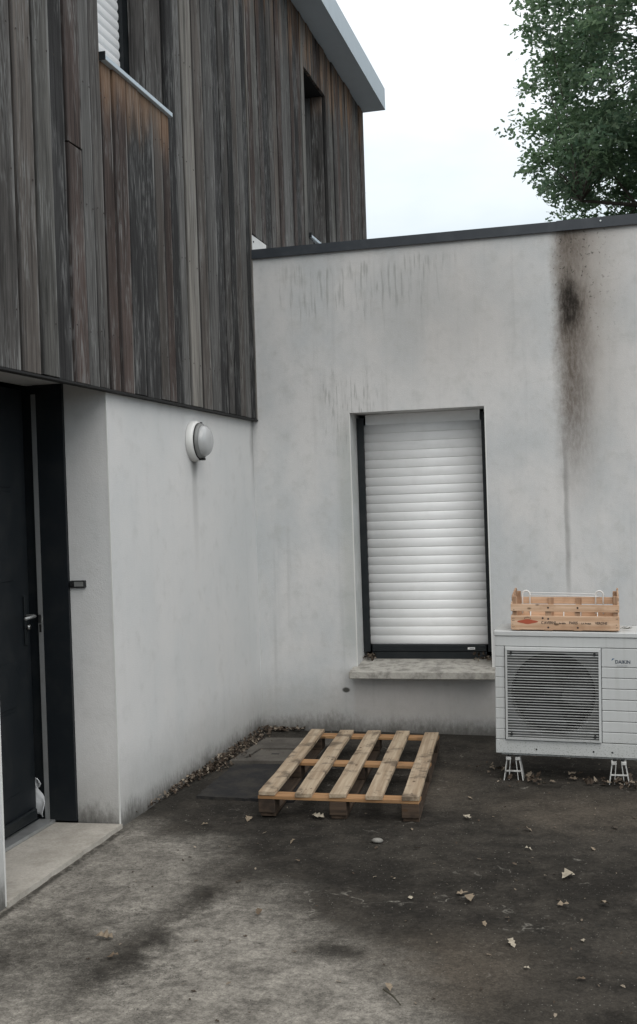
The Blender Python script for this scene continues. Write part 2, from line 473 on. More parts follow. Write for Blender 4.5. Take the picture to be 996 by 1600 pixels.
MAT = {}
for nm, fn in dict(
        annex_render=m_annex, house_render=m_house_wall, cedar=m_plank, cedar_reveal=lambda n: m_plank(n, True), asphalt=m_ground,
        step_concrete=m_concrete((0.44, 0.41, 0.365), (0.27, 0.25, 0.215), 0.6, 4.0),
        sill_concrete=m_concrete((0.40, 0.385, 0.35), (0.10, 0.097, 0.085), 0.6, 13.0),
        pit_concrete=m_concrete((0.105, 0.096, 0.084), (0.05, 0.045, 0.04), 0.7, 5.0),
        wet_cover=m_concrete((0.020, 0.020, 0.021), (0.046, 0.042, 0.036), 0.7, 7.0),
        bead=m_flat((0.66, 0.66, 0.64), 0.6), membrane=m_flat((0.012, 0.012, 0.012), 0.9),
        coping_grey=m_paint((0.024, 0.030, 0.038), 0.45, (0.07, 0.078, 0.085), 0.35),
        zinc=m_paint((0.53, 0.61, 0.67), 0.45, (0.44, 0.51, 0.56), 0.3),
        anthracite=m_paint((0.008, 0.011, 0.013), 0.42, (0.035, 0.037, 0.037), 0.35, spec=0.35),
        door_grey=m_paint((0.0105, 0.0135, 0.0165), 0.45, (0.026, 0.028, 0.028), 0.5, spec=0.3),
        alu=m_paint((0.42, 0.43, 0.43), 0.42, (0.22, 0.22, 0.21), 0.4, metal=0.6),
        steel=m_flat((0.55, 0.55, 0.54), 0.28, 1.0),
        shutter_white=m_paint((0.87, 0.875, 0.875), 0.40, (0.60, 0.60, 0.58), 0.2),
        white_plastic=m_paint((0.70, 0.70, 0.68), 0.45, (0.35, 0.35, 0.32), 0.25),
        casing=m_casing, grille_paint=m_paint((0.44, 0.445, 0.435), 0.5, (0.2, 0.2, 0.18), 0.4),
        shroud_grey=m_paint((0.13, 0.133, 0.13), 0.5, (0.05, 0.05, 0.045), 0.5), dark_plastic=m_flat((0.014, 0.015, 0.015), 0.5), black=m_flat((0.006, 0.006, 0.006), 0.8),
        grey_fin=m_paint((0.20, 0.205, 0.20), 0.5, (0.10, 0.10, 0.09), 0.5),
        foot_plastic=m_paint((0.52, 0.52, 0.50), 0.5, (0.12, 0.11, 0.10), 0.6, 30.0),
        rust=m_flat((0.03, 0.022, 0.018), 0.7),
        lamp_glass=lambda n: dict(base=(0.60, 0.61, 0.61), rough=0.10, trans=0.30, ior=1.45, spec=0.6, coat=0.3),
        pallet_top=m_wood((0.28, 0.205, 0.135), (0.45, 0.365, 0.265), (0.11, 0.083, 0.058), 0.9),
        pallet_fresh=m_wood((0.26, 0.135, 0.060), (0.42, 0.25, 0.125), (0.14, 0.09, 0.05), 0.5),
        pallet_dark=m_wood((0.035, 0.025, 0.018), (0.085, 0.058, 0.040), (0.022, 0.017, 0.014), 0.7),
        crate_wood=m_wood((0.50, 0.315, 0.20), (0.68, 0.49, 0.345), (0.36, 0.21, 0.125), 0.5),
        crate_post=m_wood((0.30, 0.185, 0.115), (0.46, 0.31, 0.21), (0.16, 0.09, 0.05), 0.6),
        red_ink=m_flat((0.40, 0.085, 0.04), 0.7), dark_ink=m_flat((0.05, 0.035, 0.03), 0.8),
        blue_ink=m_flat((0.03, 0.10, 0.20), 0.6), navy_ink=m_flat((0.02, 0.035, 0.06), 0.6), grey_ink=m_flat((0.30, 0.31, 0.33), 0.6),
        dry_leaf=m_leaf_dry, loose_leaf=m_leaf_col, tree_leaf=m_tree_leaf, bark=m_bark,
        stone=m_concrete((0.24, 0.23, 0.21), (0.12, 0.115, 0.10), 0.5, 30.0),
        cloth=m_flat((0.55, 0.56, 0.57), 0.9), interior=m_flat((0.06, 0.06, 0.058), 0.9),
        pebble=lambda n: dict(base=n.mix(n.m('POWER', n.island(), 2.5), (0.03, 0.028, 0.025), (0.20, 0.185, 0.16)), rough=0.9),
        sprig=m_flat((0.05, 0.045, 0.03), 0.9), roofing=m_flat((0.06, 0.06, 0.06), 0.9)).items():
    MAT[nm] = mat(nm, fn)

# ------------------------------------------------------------------ mesh helpers
class MB:
    def __init__(s): s.v, s.f, s.m = [], [], []
    def quad_box(s, p):
        b = len(s.v); s.v += [tuple(q) for q in p]
        s.f += [tuple(b + i for i in q) for q in ((0, 3, 2, 1), (4, 5, 6, 7), (0, 1, 5, 4), (1, 2, 6, 5), (2, 3, 7, 6), (3, 0, 4, 7))]
        return s
    def box(s, x0, x1, y0, y1, z0, z1):
        return s.quad_box([(x0, y0, z0), (x1, y0, z0), (x1, y1, z0), (x0, y1, z0), (x0, y0, z1), (x1, y0, z1), (x1, y1, z1), (x0, y1, z1)])
    def bar(s, a, b, r, n=6, r2=None):
        return s.tube([a, b], [r, r if r2 is None else r2], n)
    def tube(s, pts, rad, n=6, cap=True):
        pts = [Vector(p) for p in pts]
        if not isinstance(rad, (list, tuple)): rad = [rad] * len(pts)
        base = len(s.v)
        prev = None
        for i, p in enumerate(pts):
            d = (pts[min(i + 1, len(pts) - 1)] - pts[max(i - 1, 0)]).normalized()
            if prev is None:
                u = d.orthogonal().normalized()
            else:
                u = (prev - d * prev.dot(d)).normalized()
            prev = u
            w = d.cross(u)
            for k in range(n):
                a = 2 * math.pi * k / n
                s.v.append(tuple(p + rad[i] * (math.cos(a) * u + math.sin(a) * w)))
        for i in range(len(pts) - 1):
            for k in range(n):
                a, b = base + i * n + k, base + i * n + (k + 1) % n
                s.f.append((a, b, b + n, a + n))
        if cap:
            s.f.append(tuple(base + k for k in reversed(range(n))))
            s.f.append(tuple(base + (len(pts) - 1) * n + k for k in range(n)))
        return s
    def lathe(s, prof, origin, axis='x', n=40):
        """prof: list of (radius, distance along axis)"""
        base = len(s.v)
        o = Vector(origin)
        for r, h in prof:
            for k in range(n):
                a = 2 * math.pi * k / n
                c, t = r * math.cos(a), r * math.sin(a)
                d = {'x': (h, c, t), 'y': (c, h, t), 'z': (c, t, h)}[axis]
                s.v.append(tuple(o + Vector(d)))
        for i in range(len(prof) - 1):
            for k in range(n):
                a, b = base + i * n + k, base + i * n + (k + 1) % n
                s.f.append((a, b, b + n, a + n))
        s.f.append(tuple(base + k for k in range(n)))
        s.f.append(tuple(base + (len(prof) - 1) * n + k for k in range(n)))
        return s
    def mesh(s, name, m, bevel=0.0, smooth=False, seg=1):
        me = bpy.data.meshes.new(name)
        me.from_pydata(s.v, [], s.f)
        bm = bmesh.new(); bm.from_mesh(me)
        bmesh.ops.recalc_face_normals(bm, faces=bm.faces[:])
        if bevel:
            bmesh.ops.bevel(bm, geom=bm.edges[:], offset=bevel, segments=seg, affect='EDGES', profile=0.5)
        bm.to_mesh(me); bm.free()
        me.materials.append(MAT[m])
        if smooth:
            for p in me.polygons: p.use_smooth = True
        return me
    def build(s, name, m, parent=None, bevel=0.0, smooth=False, seg=1, loc=None):
        return link(name, s.mesh(name, m, bevel, smooth, seg), parent, loc)

def link(name, data, parent=None, loc=None):
    o = bpy.data.objects.new(name, data)
    COL.objects.link(o)
    if parent is not None: o.parent = parent
    if loc is not None: o.location = loc
    return o

def tag(o, label=None, cat=None, group=None, kind=None):
    for k, v in (('label', label), ('category', cat), ('group', group), ('kind', kind)):
        if v: o[k] = v
    return o

def thing(name, label, cat, loc=(0, 0, 0), rot=(0, 0, 0), group=None):
    o = bpy.data.objects.new(name, None)
    COL.objects.link(o)
    o.location, o.rotation_euler = loc, rot
    o.empty_display_size = 0.1
    return tag(o, label, cat, group)

def bx(name, m, parent, x0, x1, y0, y1, z0, z1, bevel=0.0):
    return MB().box(x0, x1, y0, y1, z0, z1).build(name, m, parent, bevel)

def copy_tree(o, parent=None):
    c = o.copy(); COL.objects.link(c)
    if parent is not None: c.parent = parent
    for ch in list(o.children): copy_tree(ch, c)
    return c

def text(name, body, size, m, parent, loc, rot=(math.pi / 2, 0, 0), sx=1.0, align='LEFT', bold=0.0):
    cu = bpy.data.curves.new(name, 'FONT')
    cu.body = body; cu.size = size; cu.extrude = 0.0003; cu.offset = bold
    cu.align_x = align; cu.resolution_u = 3
    cu.materials.append(MAT[m])
    tmp = bpy.data.objects.new('lettering_source', cu)
    COL.objects.link(tmp)
    dg = bpy.context.evaluated_depsgraph_get()
    me = bpy.data.meshes.new_from_object(tmp.evaluated_get(dg))
    bpy.data.objects.remove(tmp); bpy.data.curves.remove(cu)
    me.name = name
    o = link(name, me, parent, loc)
    o.rotation_euler = rot; o.scale = (sx, 1, 1)
    return o

# ------------------------------------------------------------------ ground
def gz(x, y):
    v = Vector((x, y, 0))
    return 0.010 * (mnoise.noise(v * 0.9)) + 0.004 * mnoise.noise(v * 4.0) + 0.0015 * mnoise.noise(v * 17.0) - 0.004
def build_ground():
    xs = list(np.linspace(-1.0, 4.2, 150)); ys = list(np.linspace(-5.4, 0.5, 170))
    xs = [-400, -40, -6] + xs + [8, 40, 400]; ys = [-400, -40, -8] + ys + [6, 40, 400]
    mb = MB()
    for yy in ys:
        for xx in xs:
            inside = -1 < xx < 4.2 and -5.4 < yy < 0.5
            mb.v.append((xx, yy, gz(xx, yy) if inside else -0.004))
    nx = len(xs)
    for j in range(len(ys) - 1):
        for i in range(nx - 1):
            a = j * nx + i
            mb.f.append((a, a + 1, a + nx + 1, a + nx))
    o = mb.build('ground', 'asphalt', smooth=True)
    tag(o, 'worn grey asphalt yard with damp dark patches', kind='structure')
build_ground()

# ------------------------------------------------------------------ annex (flat roofed, rendered)
PH, CT = 3.331, 3.383
WX0, WX1, WZ0, WZ1 = 0.703, 1.633, 0.44, 2.204
annex = thing('annex', 'low flat roofed annex with stained pale rendered wall and grey coping', 'building', (0, 0, 0))
def annex_wall():
    mb = MB()
    T = 0.34
    xs = [0.0, WX0, WX1, 7.0]; zs = [-0.05, WZ0, WZ1, PH]
    for i in range(3):
        for j in range(3):
            if i == 1 and j == 1: continue
            mb.box(xs[i], xs[i + 1], 0, T, zs[j], zs[j + 1])
    bm_me = mb
    me = bpy.data.meshes.new('wall'); me.from_pydata(mb.v, [], mb.f)
    bm = bmesh.new(); bm.from_mesh(me)
    bmesh.ops.remove_doubles(bm, verts=bm.verts[:], dist=1e-5)
    seen = {}
    for f in bm.faces[:]:
        k = tuple(sorted(v.index for v in f.verts)); seen.setdefault(k, []).append(f)
    dele = [f for fs in seen.values() if len(fs) > 1 for f in fs]
    bmesh.ops.delete(bm, geom=dele, context='FACES')
    bmesh.ops.recalc_face_normals(bm, faces=bm.faces[:])
    bm.to_mesh(me); bm.free()
    me.materials.append(MAT['annex_render'])
    return link('wall', me, annex)
annex_wall()
bx('side_wall', 'annex_render', annex, 6.7, 7.0, 0.341, 6.0, -0.05, PH - 0.002)
bx('back_wall', 'annex_render', annex, 0.05, 6.699, 5.7, 6.0, -0.05, PH - 0.002)
bx('side_wall', 'annex_render', annex, 0.05, 0.30, 0.341, 5.699, -0.05, PH - 0.002)
bx('roof', 'roofing', annex, 0.301, 6.69, 0.345, 5.69, 3.10, 3.20)
# coping in two lengths that overlap at the joint
def coping(x0, x1, dz, dy):
    mb = MB()
    p = [(-0.022 - dy, PH - 0.012), (-0.022 - dy, CT + dz), (0.33, CT + 0.012 + dz), (0.33, PH - 0.012),
         (0.318, PH - 0.012), (0.318, PH + 0.002), (-0.010 - dy, PH + 0.002), (-0.010 - dy, PH - 0.012)]
    n = len(p)
    mb.v = [(x0, a, b) for a, b in p] + [(x1, a, b) for a, b in p]
    mb.f = [(i, (i + 1) % n, n + (i + 1) % n, n + i) for i in range(n)] + [tuple(range(n)), tuple(range(2 * n - 1, n - 1, -1))]
    return mb.build('coping', 'coping_grey', annex)
coping(0.042, 2.155, 0.0, 0.0)
coping(2.14, 7.02, 0.003, 0.004)
MB().lathe([(0.0001, -0.004), (0.006, -0.004), (0.007, 0.0)], (2.42, -0.027, 3.36), 'y', 8).build('rivet', 'steel', annex)
for xx in (WX0, WX1):
    s = 1 if xx == WX1 else -1
    bx('corner_bead', 'bead', annex, xx - 0.0035, xx + 0.0035, -0.0022, 0.004, WZ0 + 0.012, WZ1 - 0.001)

# window: frame > slats etc.
FY = 0.215
win = bx('window', 'anthracite', annex, WX0 + 0.001, WX0 + 0.050, FY, FY + 0.07, WZ0 + 0.085, WZ1 - 0.022)
tag(win)
bx('frame', 'anthracite', win, WX1 - 0.050, WX1 - 0.001, FY, FY + 0.07, WZ0 + 0.085, WZ1 - 0.022)
bx('frame', 'anthracite', win, WX0 + 0.0605, WX1 - 0.0605, FY + 0.01, FY + 0.07, WZ0 + 0.035, WZ0 + 0.083)
bx('bottom_bar', 'anthracite', win, WX0 + 0.062, WX1 - 0.062, FY + 0.004, FY + 0.03, WZ0 + 0.086, WZ0 + 0.132, 0.003)
bx('lintel_panel', 'shutter_white', win, WX0 + 0.061, WX1 - 0.061, FY + 0.027, FY + 0.06, WZ1 - 0.10, WZ1 - 0.002)
lab = bx('maker_plate', 'white_plastic', win, 1.442, 1.492, FY + 0.0015, FY + 0.006, WZ0 + 0.100, WZ0 + 0.116)
bx('plate_print', 'grey_ink', win, 1.455, 1.486, FY + 0.0008, FY + 0.0013, WZ0 + 0.1045, WZ0 + 0.1115)
# roller shutter slats, slightly domed
pitch = 0.0622
pf = [(0.0045, 0.0), (0.0022, 0.006), (0.0006, 0.013), (-0.0008, 0.022), (-0.0016, 0.031), (-0.0014, 0.040), (0.0, 0.049), (0.0018, 0.056), (0.0034, 0.0605), (0.0047, 0.0630)]
mb = MB()
xa, xb = WX0 + 0.044, WX1 - 0.044
for xq in (xa, xb):
    for (dy, dz) in pf: mb.v.append((xq, dy, dz))
    for (dy, dz) in reversed(pf): mb.v.append((xq, dy + 0.009, dz))
k = len(pf) * 2
mb.f = [(i, (i + 1) % k, k + (i + 1) % k, k + i) for i in range(k)] + [tuple(range(k)), tuple(range(2 * k - 1, k - 1, -1))]
slat_me = mb.mesh('slat', 'shutter_white', smooth=False)
for p in slat_me.polygons: p.use_smooth = len(p.vertices) == 4
for i in range(26):
    z0 = WZ0 + 0.134 + i * pitch
    if z0 + pitch > WZ1 - 0.015: break
    o = link('slat', slat_me, win, (0, FY + 0.022 + random.uniform(-0.0006, 0.0006), z0))
    o.rotation_euler = (random.uniform(-0.006, 0.006), random.uniform(-0.0003, 0.0003), 0)

# concrete sill, sloping to the front
mb = MB()
mb.quad_box([(0.672, -0.055, 0.388), (1.668, -0.055, 0.388), (1.668, 0.33, 0.388), (0.672, 0.33, 0.388),
             (0.672, -0.055, 0.438), (1.668, -0.055, 0.438), (1.668, 0.33, 0.483), (0.672, 0.33, 0.483)])
mb.v = [(a, -0.141 if b < 0 else b, c) for a, b, c in mb.v]
sill = mb.build('window_sill', 'sill_concrete', annex, 0.004)

# ------------------------------------------------------------------ timber house
HY0, HY1, ZB, ZE = -9.0, 4.05, 2.193, 5.685
YP, YQ = -2.383, -3.484
house = thing('timber_house', 'tall house clad in weathered vertical boards over a pale rendered ground floor', 'house', (0, 0, 0))
bx('wall', 'house_render', house, -0.23, 0.0, YP, 4.05, -0.05, 2.236)
bx('wall', 'house_render', house, -0.23, 0.0, HY0, YQ, -0.05, 2.236)
bx('porch_ceiling', 'house_render', house, -0.44, 0.001, YQ - 0.002, YP + 0.002, 2.237, 2.262)
for yy in (YP, YQ):
    bx('corner_bead', 'bead', house, -0.004, 0.003, yy - 0.0028, yy + 0.0035, 0.0, 2.192)
# backing wall behind the boards, with two openings
W1 = (-2.39, -1.51, 3.862, 5.45)
W2 = (1.60, 2.35, 3.862, 5.27)
bk = MB()
ys = [HY0, W1[0], W1[1], W2[0], W2[1], HY1]
for i in range(5):
    a, b = ys[i], ys[i + 1]
    if i == 1: zz = [(2.263, W1[2] - 0.03), (W1[3], ZE)]
    elif i == 3: zz = [(2.263, W2[2] - 0.03), (W2[3], ZE)]
    else: zz = [(2.263, ZE)]
    for (c, d) in zz: bk.box(-0.22, 0.012, a, b, c, d)
bk.build('backing_wall', 'membrane', house)
bx('end_wall', 'membrane', house, -6, -0.221, HY1 - 0.2, HY1 - 0.001, -0.05, ZE)
bx('end_wall', 'membrane', house, -6, -0.231, HY0, HY0 + 0.2, -0.05, ZE)
bx('back_wall', 'membrane', house, -6.2, -6.001, HY0, HY1, -0.05, ZE)
bx('inner_floor', 'interior', house, -5.99, -0.47, HY0 + 0.21, HY1 - 0.21, 0.0, 0.012)
bx('inner_wall', 'interior', house, -1.9, -1.8, HY0 + 0.21, HY1 - 0.21, 0.013, 2.6)
bx('base_profile', 'black', house, 0.0005, 0.0445, HY0, -0.0015, ZB - 0.012, ZB - 0.0025)

# boards
edges = [-3.75, -3.60, -3.451, -3.266, -3.095, -2.936, -2.79, -2.635, -2.515, -2.39, -2.264, -2.11, -1.955, -1.751, -1.625, -1.51,
         -1.40, -1.289, -1.094, -0.923, -0.743, -0.60, -0.47, -0.36, -0.235, -0.115, -0.022, 0.0]
e0 = edges[0]
pre = []
while e0 > -5.6:
    e0 -= random.uniform(0.11, 0.16); pre.append(e0)
edges = pre[::-1] + edges
y = 0.0
while y < HY1 - 0.16:
    y += random.uniform(0.10, 0.15)
    for lim in (0.37, W2[0], W2[1]):
        if abs(y - lim) < 0.075: y = lim
    if len(edges) and y - edges[-1] > 0.03: edges.append(y)
edges = [e for e in edges if e < HY1 - 0.05] + [HY1]
TONES = {'g': (0.082, 0.078, 0.075), 'm': (0.098, 0.088, 0.081), 'l': (0.150, 0.148, 0.140), 'd': (0.034, 0.034, 0.035), 'b': (0.068, 0.051, 0.046),
         'p': (0.225, 0.215, 0.198), 's': (0.108, 0.107, 0.105)}
want = {-3.451: 'g', -3.266: 'm', -3.095: 'l', -2.936: 'd', -2.79: 'b', -2.635: 's', -2.515: 'g', -2.39: 'b', -2.264: 'b', -2.11: 'd', -1.955: 'd',
        -1.751: 'm', -1.625: 'b', -1.51: 'd', -1.40: 's', -1.289: 'p', -1.094: 'm', -0.923: 's', -0.743: 'd', -0.60: 'g', -0.47: 'd', -0.36: 'm', -0.235: 's', -0.115: 'd', -0.022: 'p'}
def plank(y0, y1, z0, z1, tone, name='plank', parent=None, dx=None):
    dx = random.uniform(-0.006, 0.006) if dx is None else dx
    g = random.choice((0.0032, 0.0042, 0.0055, 0.0080))
    t0, t1 = random.uniform(-0.0025, 0.0025), random.uniform(-0.0025, 0.0025)
    j0, j1 = random.uniform(-0.002, 0.002), random.uniform(-0.002, 0.002)
    xb_, xf = 0.014, 0.040 + dx
    mb = MB()
    mb.quad_box([(xb_, y0 + g, z0), (xf + t0, y0 + g, z0), (xf + t1, y1 - g, z0), (xb_, y1 - g, z0),
                 (xb_, y0 + g + j0, z1), (xf - t0, y0 + g + j0, z1), (xf - t1, y1 - g + j1, z1), (xb_, y1 - g + j1, z1)])
    o = mb.build(name, 'cedar', parent or house, 0.0022)
    c = TONES[tone]; k = random.uniform(0.72, 1.28)
    k *= 0.84
    o.color = (c[0] * k, c[1] * k * 0.985, c[2] * k * 0.965, 1)
    return o
for a, b in zip(edges[:-1], edges[1:]):
    key = round(a, 3)
    tone = want.get(key) or random.choice('ggmmsdbbl' if a > 0 else 'gmdbs')
    segs = [(ZB + random.uniform(-0.002, 0.003), ZE - 0.002)]
    if a >= 0: segs = [(3.505 if b <= 0.371 else 3.33, ZE - 0.002)]
    if a >= W1[0] - 0.001 and b <= W1[1] + 0.001: segs = [(segs[0][0], W1[2] - 0.032), (W1[3], segs[0][1])]
    if a >= W2[0] - 0.001 and b <= W2[1] + 0.001: segs = [(segs[0][0], W2[2] - 0.032), (W2[3], segs[0][1])]
    if abs(a + 2.79) < 1e-4: segs = [(segs[0][0], 3.303), (3.309, segs[0][1])]
    for s0, s1 in segs: plank(a, b, s0, s1, tone)

nh = MB()
for a, b in zip(edges[:-1], edges[1:]):
    if a < -4.2: continue
    for zz in (2.45, 3.05, 3.65, 4.25, 4.85, 5.45):
        if a >= 0 and zz < 3.6: continue
        if zz > 3.8 and ((a >= W1[0] - 0.01 and b <= W1[1] + 0.01) or (a >= W2[0] - 0.01 and b <= W2[1] + 0.01 and zz < 5.3)): continue
        for t in (0.22, 0.78):
            if b - a < 0.06 or random.random() < 0.12: continue
            nh.lathe([(0.0048, 0.0), (0.0042, 0.0015)], (0.0452 + random.uniform(-0.003, 0.001), a + (b - a) * t + random.uniform(-0.006, 0.006), zz + random.uniform(-0.02, 0.02)), 'x', 6)
o = nh.build('nail_heads', 'rust', house); o['kind'] = 'stuff'
# flashing board at the foot of the boards above the annex roof
fl = bx('flashing', 'white_plastic', house, 0.013, 0.036, 0.004, 0.366, 3.24, 3.500, 0.002)
MB().lathe([(0.0001, 0.004), (0.006, 0.004), (0.007, 0.0)], (0.036, 0.05, 3.455), 'x', 8).build('screw', 'black', fl)

# upper windows
def upper_window(Wn, depth, side_frame, shutter):
    y0, y1, z0, z1 = Wn
    xw = -depth
    wdw = bx('window', 'anthracite', house, xw - 0.06, xw, y1 - side_frame, y1 - 0.001, z0, z1 - 0.001)
    if shutter:
        w_ = 0.055
        prof = [(0.0, 0.0), (0.006, 0.012), (0.008, 0.025), (0.006, 0.040), (0.0, 0.0535)]
        m2 = MB()
        for yq in (y0 + 0.01, y1 - side_frame - 0.001):
            for dx, dz in prof: m2.v.append((xw - 0.03 + dx, yq, dz))
            for dx, dz in reversed(prof): m2.v.append((xw - 0.045 + dx, yq, dz))
        k = len(prof) * 2
        m2.f = [(i, (i + 1) % k, k + (i + 1) % k, k + i) for i in range(k)] + [tuple(range(k)), tuple(range(2 * k - 1, k - 1, -1))]
        me = m2.mesh('slat', 'shutter_white')
        n_ = int((z1 - z0 - 0.02) / w_)
        for i in range(n_): link('slat', me, wdw, (0, 0, z0 + 0.02 + i * w_))
        bx('bottom_bar', 'anthracite', wdw, xw - 0.05, xw - 0.025, y0 + 0.01, y1 - side_frame - 0.001, z0 + 0.002, z0 + 0.019)
    else:
        bx('frame', 'anthracite', wdw, xw - 0.06, xw, y0 + 0.001, y0 + side_frame, z0, z1 - 0.001)
        bx('frame', 'anthracite', wdw, xw - 0.06, xw, y0 + side_frame + 0.001, y1 - side_frame - 0.001, z0, z0 + 0.06)
        bx('pane', 'dark_plastic', wdw, xw - 0.04, xw - 0.03, y0 + side_frame, y1 - side_frame, z0 + 0.06, z1 - 0.001)
    # metal sill with turned-up end
    m3 = MB()
    m3.quad_box([(xw - 0.06, y0 - 0.004, z0 - 0.029), (0.066, y0 - 0.004, z0 - 0.034), (0.066, y1 + 0.006, z0 - 0.034), (xw - 0.06, y1 + 0.006, z0 - 0.029),
                 (xw - 0.06, y0 - 0.004, z0 + 0.004), (0.066, y0 - 0.004, z0 - 0.010), (0.066, y1 + 0.006, z0 - 0.010), (xw - 0.06, y1 + 0.006, z0 + 0.004)])
    m3.build('sill', 'zinc', wdw, 0.002)
    bx('end_cap', 'anthracite', wdw, 0.020, 0.069, y0 - 0.009, y0 - 0.0045, z0 - 0.038, z0 + 0.004)
    # boarded reveals
    for yy, sgn in ((y1, -1), (y0, 1)):
        x = 0.010
        while x > xw + 0.002:
            x2 = max(x - random.uniform(0.085, 0.115), xw + 0.001)
            if x2 - xw < 0.02: x2 = xw + 0.001
            a, b = sorted((yy - sgn * 0.001, yy + sgn * 0.018))
            o = MB().box(x2 + 0.002, x - 0.002, a, b, z0 + 0.003, z1 - 0.002).build('reveal_board', 'cedar_reveal', wdw, 0.002)
            c = TONES[random.choice('gmsg')]; o.color = (*c, 1)
            x = x2
    return wdw
upper_window(W1, 0.185, 0.085, True)
upper_window(W2, 0.15, 0.06, False)

# eave
soffit = bx('soffit', 'zinc', house, -6.3, 0.268, HY0 - 0.1, 4.0495, ZE, ZE + 0.012)
bx('fascia', 'zinc', house, 0.2685, 0.2765, HY0 - 0.1, 4.0575, ZE - 0.004, 5.905)
bx('fascia', 'zinc', house, -6.3, 0.268, 4.0500, 4.0575, ZE - 0.004, 5.904)
bx('roof', 'roofing', house, -6.3, 0.268, HY0 - 0.1, 4.0495, ZE + 0.0125, 5.90)

# entrance
bx('door_frame', 'door_grey', house, -0.392, -0.2305, YP - 0.020, YP + 0.05, 0.028, 2.2365)
bx('door_frame', 'door_grey', house, -0.60, -0.3925, YP + 0.001, YP + 0.05, 0.028, 2.2365)
strip = bx('strike_strip', 'alu', house, -0.402, -0.3765, YP - 0.0225, YP - 0.0205, 0.03, 2.19)
bx('latch_keep', 'black', strip, -0.398, -0.386, YP - 0.024, YP - 0.0227, 0.985, 1.025)
bx('latch_keep', 'steel', strip, -0.401, -0.383, YP - 0.0245, YP - 0.0227, 1.03, 1.075)
bx('door_frame', 'door_grey', house, -0.50, -0.23, YQ - 0.05, YQ + 0.035, 0.028, 2.2365)
bx('threshold', 'alu', house, -0.435, -0.345, YQ, YP - 0.023, 0.018, 0.034, 0.002)
bx('threshold', 'anthracite', house, -0.52, -0.4355, YQ, YP - 0.023, 0.014, 0.042, 0.002)
# door leaf, ajar inwards
leaf_len = 1.012
door = link('door', MB().box(-0.062, 0.0, 0.0, leaf_len, 0.048, 2.21).mesh('door', 'door_grey', 0.002), house, (-0.392, YQ + 0.045, 0))
door.rotation_euler = (0, 0, math.radians(2.6))
bx('weather_bar', 'anthracite', door, 0.0005, 0.022, 0.01, leaf_len - 0.03, 0.052, 0.105, 0.006)
bx('groove_panel', 'door_grey', door, 0.0005, 0.004, 0.10, leaf_len - 0.16, 0.22, 0.62, 0.002)
bx('groove_panel', 'door_grey', door, 0.0005, 0.004, 0.10, leaf_len - 0.16, 0.64, 0.86, 0.002)
bx('groove_panel', 'door_grey', door, 0.0005, 0.004, 0.10, leaf_len - 0.16, 1.26, 1.70, 0.002)
bx('groove_panel', 'door_grey', door, 0.0005, 0.004, 0.10, leaf_len - 0.16, 1.72, 2.10, 0.002)
plate = bx('handle_plate', 'anthracite', door, 0.0005, 0.010, leaf_len - 0.070, leaf_len - 0.040, 0.93, 1.175, 0.002)
hy = leaf_len - 0.055
MB().tube([(0.008, hy, 1.075), (0.052, hy, 1.075), (0.062, hy - 0.012, 1.075), (0.064, hy - 0.12, 1.073)], 0.008, 8).build('handle', 'alu', plate, smooth=True)
MB().lathe([(0.013, 0.0), (0.013, 0.018), (0.009, 0.021)], (0.009, hy, 1.02), 'x', 14).build('lock_cylinder', 'steel', plate, smooth=True)

# doorstep: a poured slab filling the recess
mb = MB()
N = 24
step = MB()
pts = [(-0.344, YQ + 0.001)] + [(0.012 + 0.012 * mnoise.noise(Vector((i * 0.7, 3, 0))), YQ + 0.001 + (YP - YQ - 0.002) * i / N) for i in range(N + 1)] + [(-0.344, YP - 0.0235), ]
step.v = [(a, b, -0.05) for a, b in pts] + [(a, b, 0.019) for a, b in pts]
k = len(pts)
step.f = [tuple(range(k)), tuple(range(2 * k - 1, k - 1, -1))] + [(i, (i + 1) % k, k + (i + 1) % k, k + i) for i in range(k)]
o = step.build('doorstep', 'step_concrete', house, 0.0)

# rag in the door gap
def rag():
    mb = MB(); nu, nv = 7, 14
    for j in range(nv):
        for i in range(nu):
            u, w = i / (nu - 1), j / (nv - 1)
            mb.v.append((-0.418 + 0.022 * math.sin(u * 5 + w * 4) - 0.01 * w, -2.412 - 0.012 * math.sin(u * 7 + w * 9), 0.055 + 0.185 * w + 0.02 * (u - 0.5)))
    mb.v = [(a - 0.05 * ((idx % nu) / (nu - 1)) * (0.6 + 0.4 * math.sin(idx // nu)), b, c) for idx, (a, b, c) in enumerate(mb.v)]
    for j in range(nv - 1):
        for i in range(nu - 1):
            a = j * nu + i; mb.f.append((a, a + 1, a + nu + 1, a + nu))
    o = mb.build('rag', 'cloth', smooth=True)
    tag(o, 'crumpled white rag hanging low in the gap of the dark door', 'rag')
    so = o.modifiers.new('thick', 'SOLIDIFY'); so.thickness = 0.004
rag()

# ------------------------------------------------------------------ wall lamp and bell push
LY, LZ = -1.19, 1.988
lamp = thing('wall_lamp', 'round bulkhead lamp with white base and ribbed glass dome on the rendered wall', 'lamp', (0, LY, LZ))
MB().lathe([(0.121, 0.0005), (0.123, 0.006), (0.121, 0.030), (0.116, 0.041), (0.108, 0.044)], (0, 0, 0), 'x', 48).build('base', 'white_plastic', lamp, smooth=True)
MB().lathe([(0.1085, 0.0435), (0.110, 0.047), (0.1085, 0.050)], (0, 0, 0), 'x', 48).build('gasket', 'black', lamp)
MB().lathe([(0.107, 0.048), (0.1075, 0.056), (0.104, 0.066), (0.096, 0.071), (0.094, 0.071)], (0, 0, 0), 'x', 48).build('rim', 'grey_fin', lamp, smooth=True)
mbg = MB()
prof = [(0.095, 0.070)]
for i in range(1, 25):
    t = i / 24 * math.pi / 2
    prof.append((0.094 * math.cos(t) ** 0.8 + 0.0006 * (i % 2) + 0.0002, 0.070 + 0.052 * math.sin(t)))
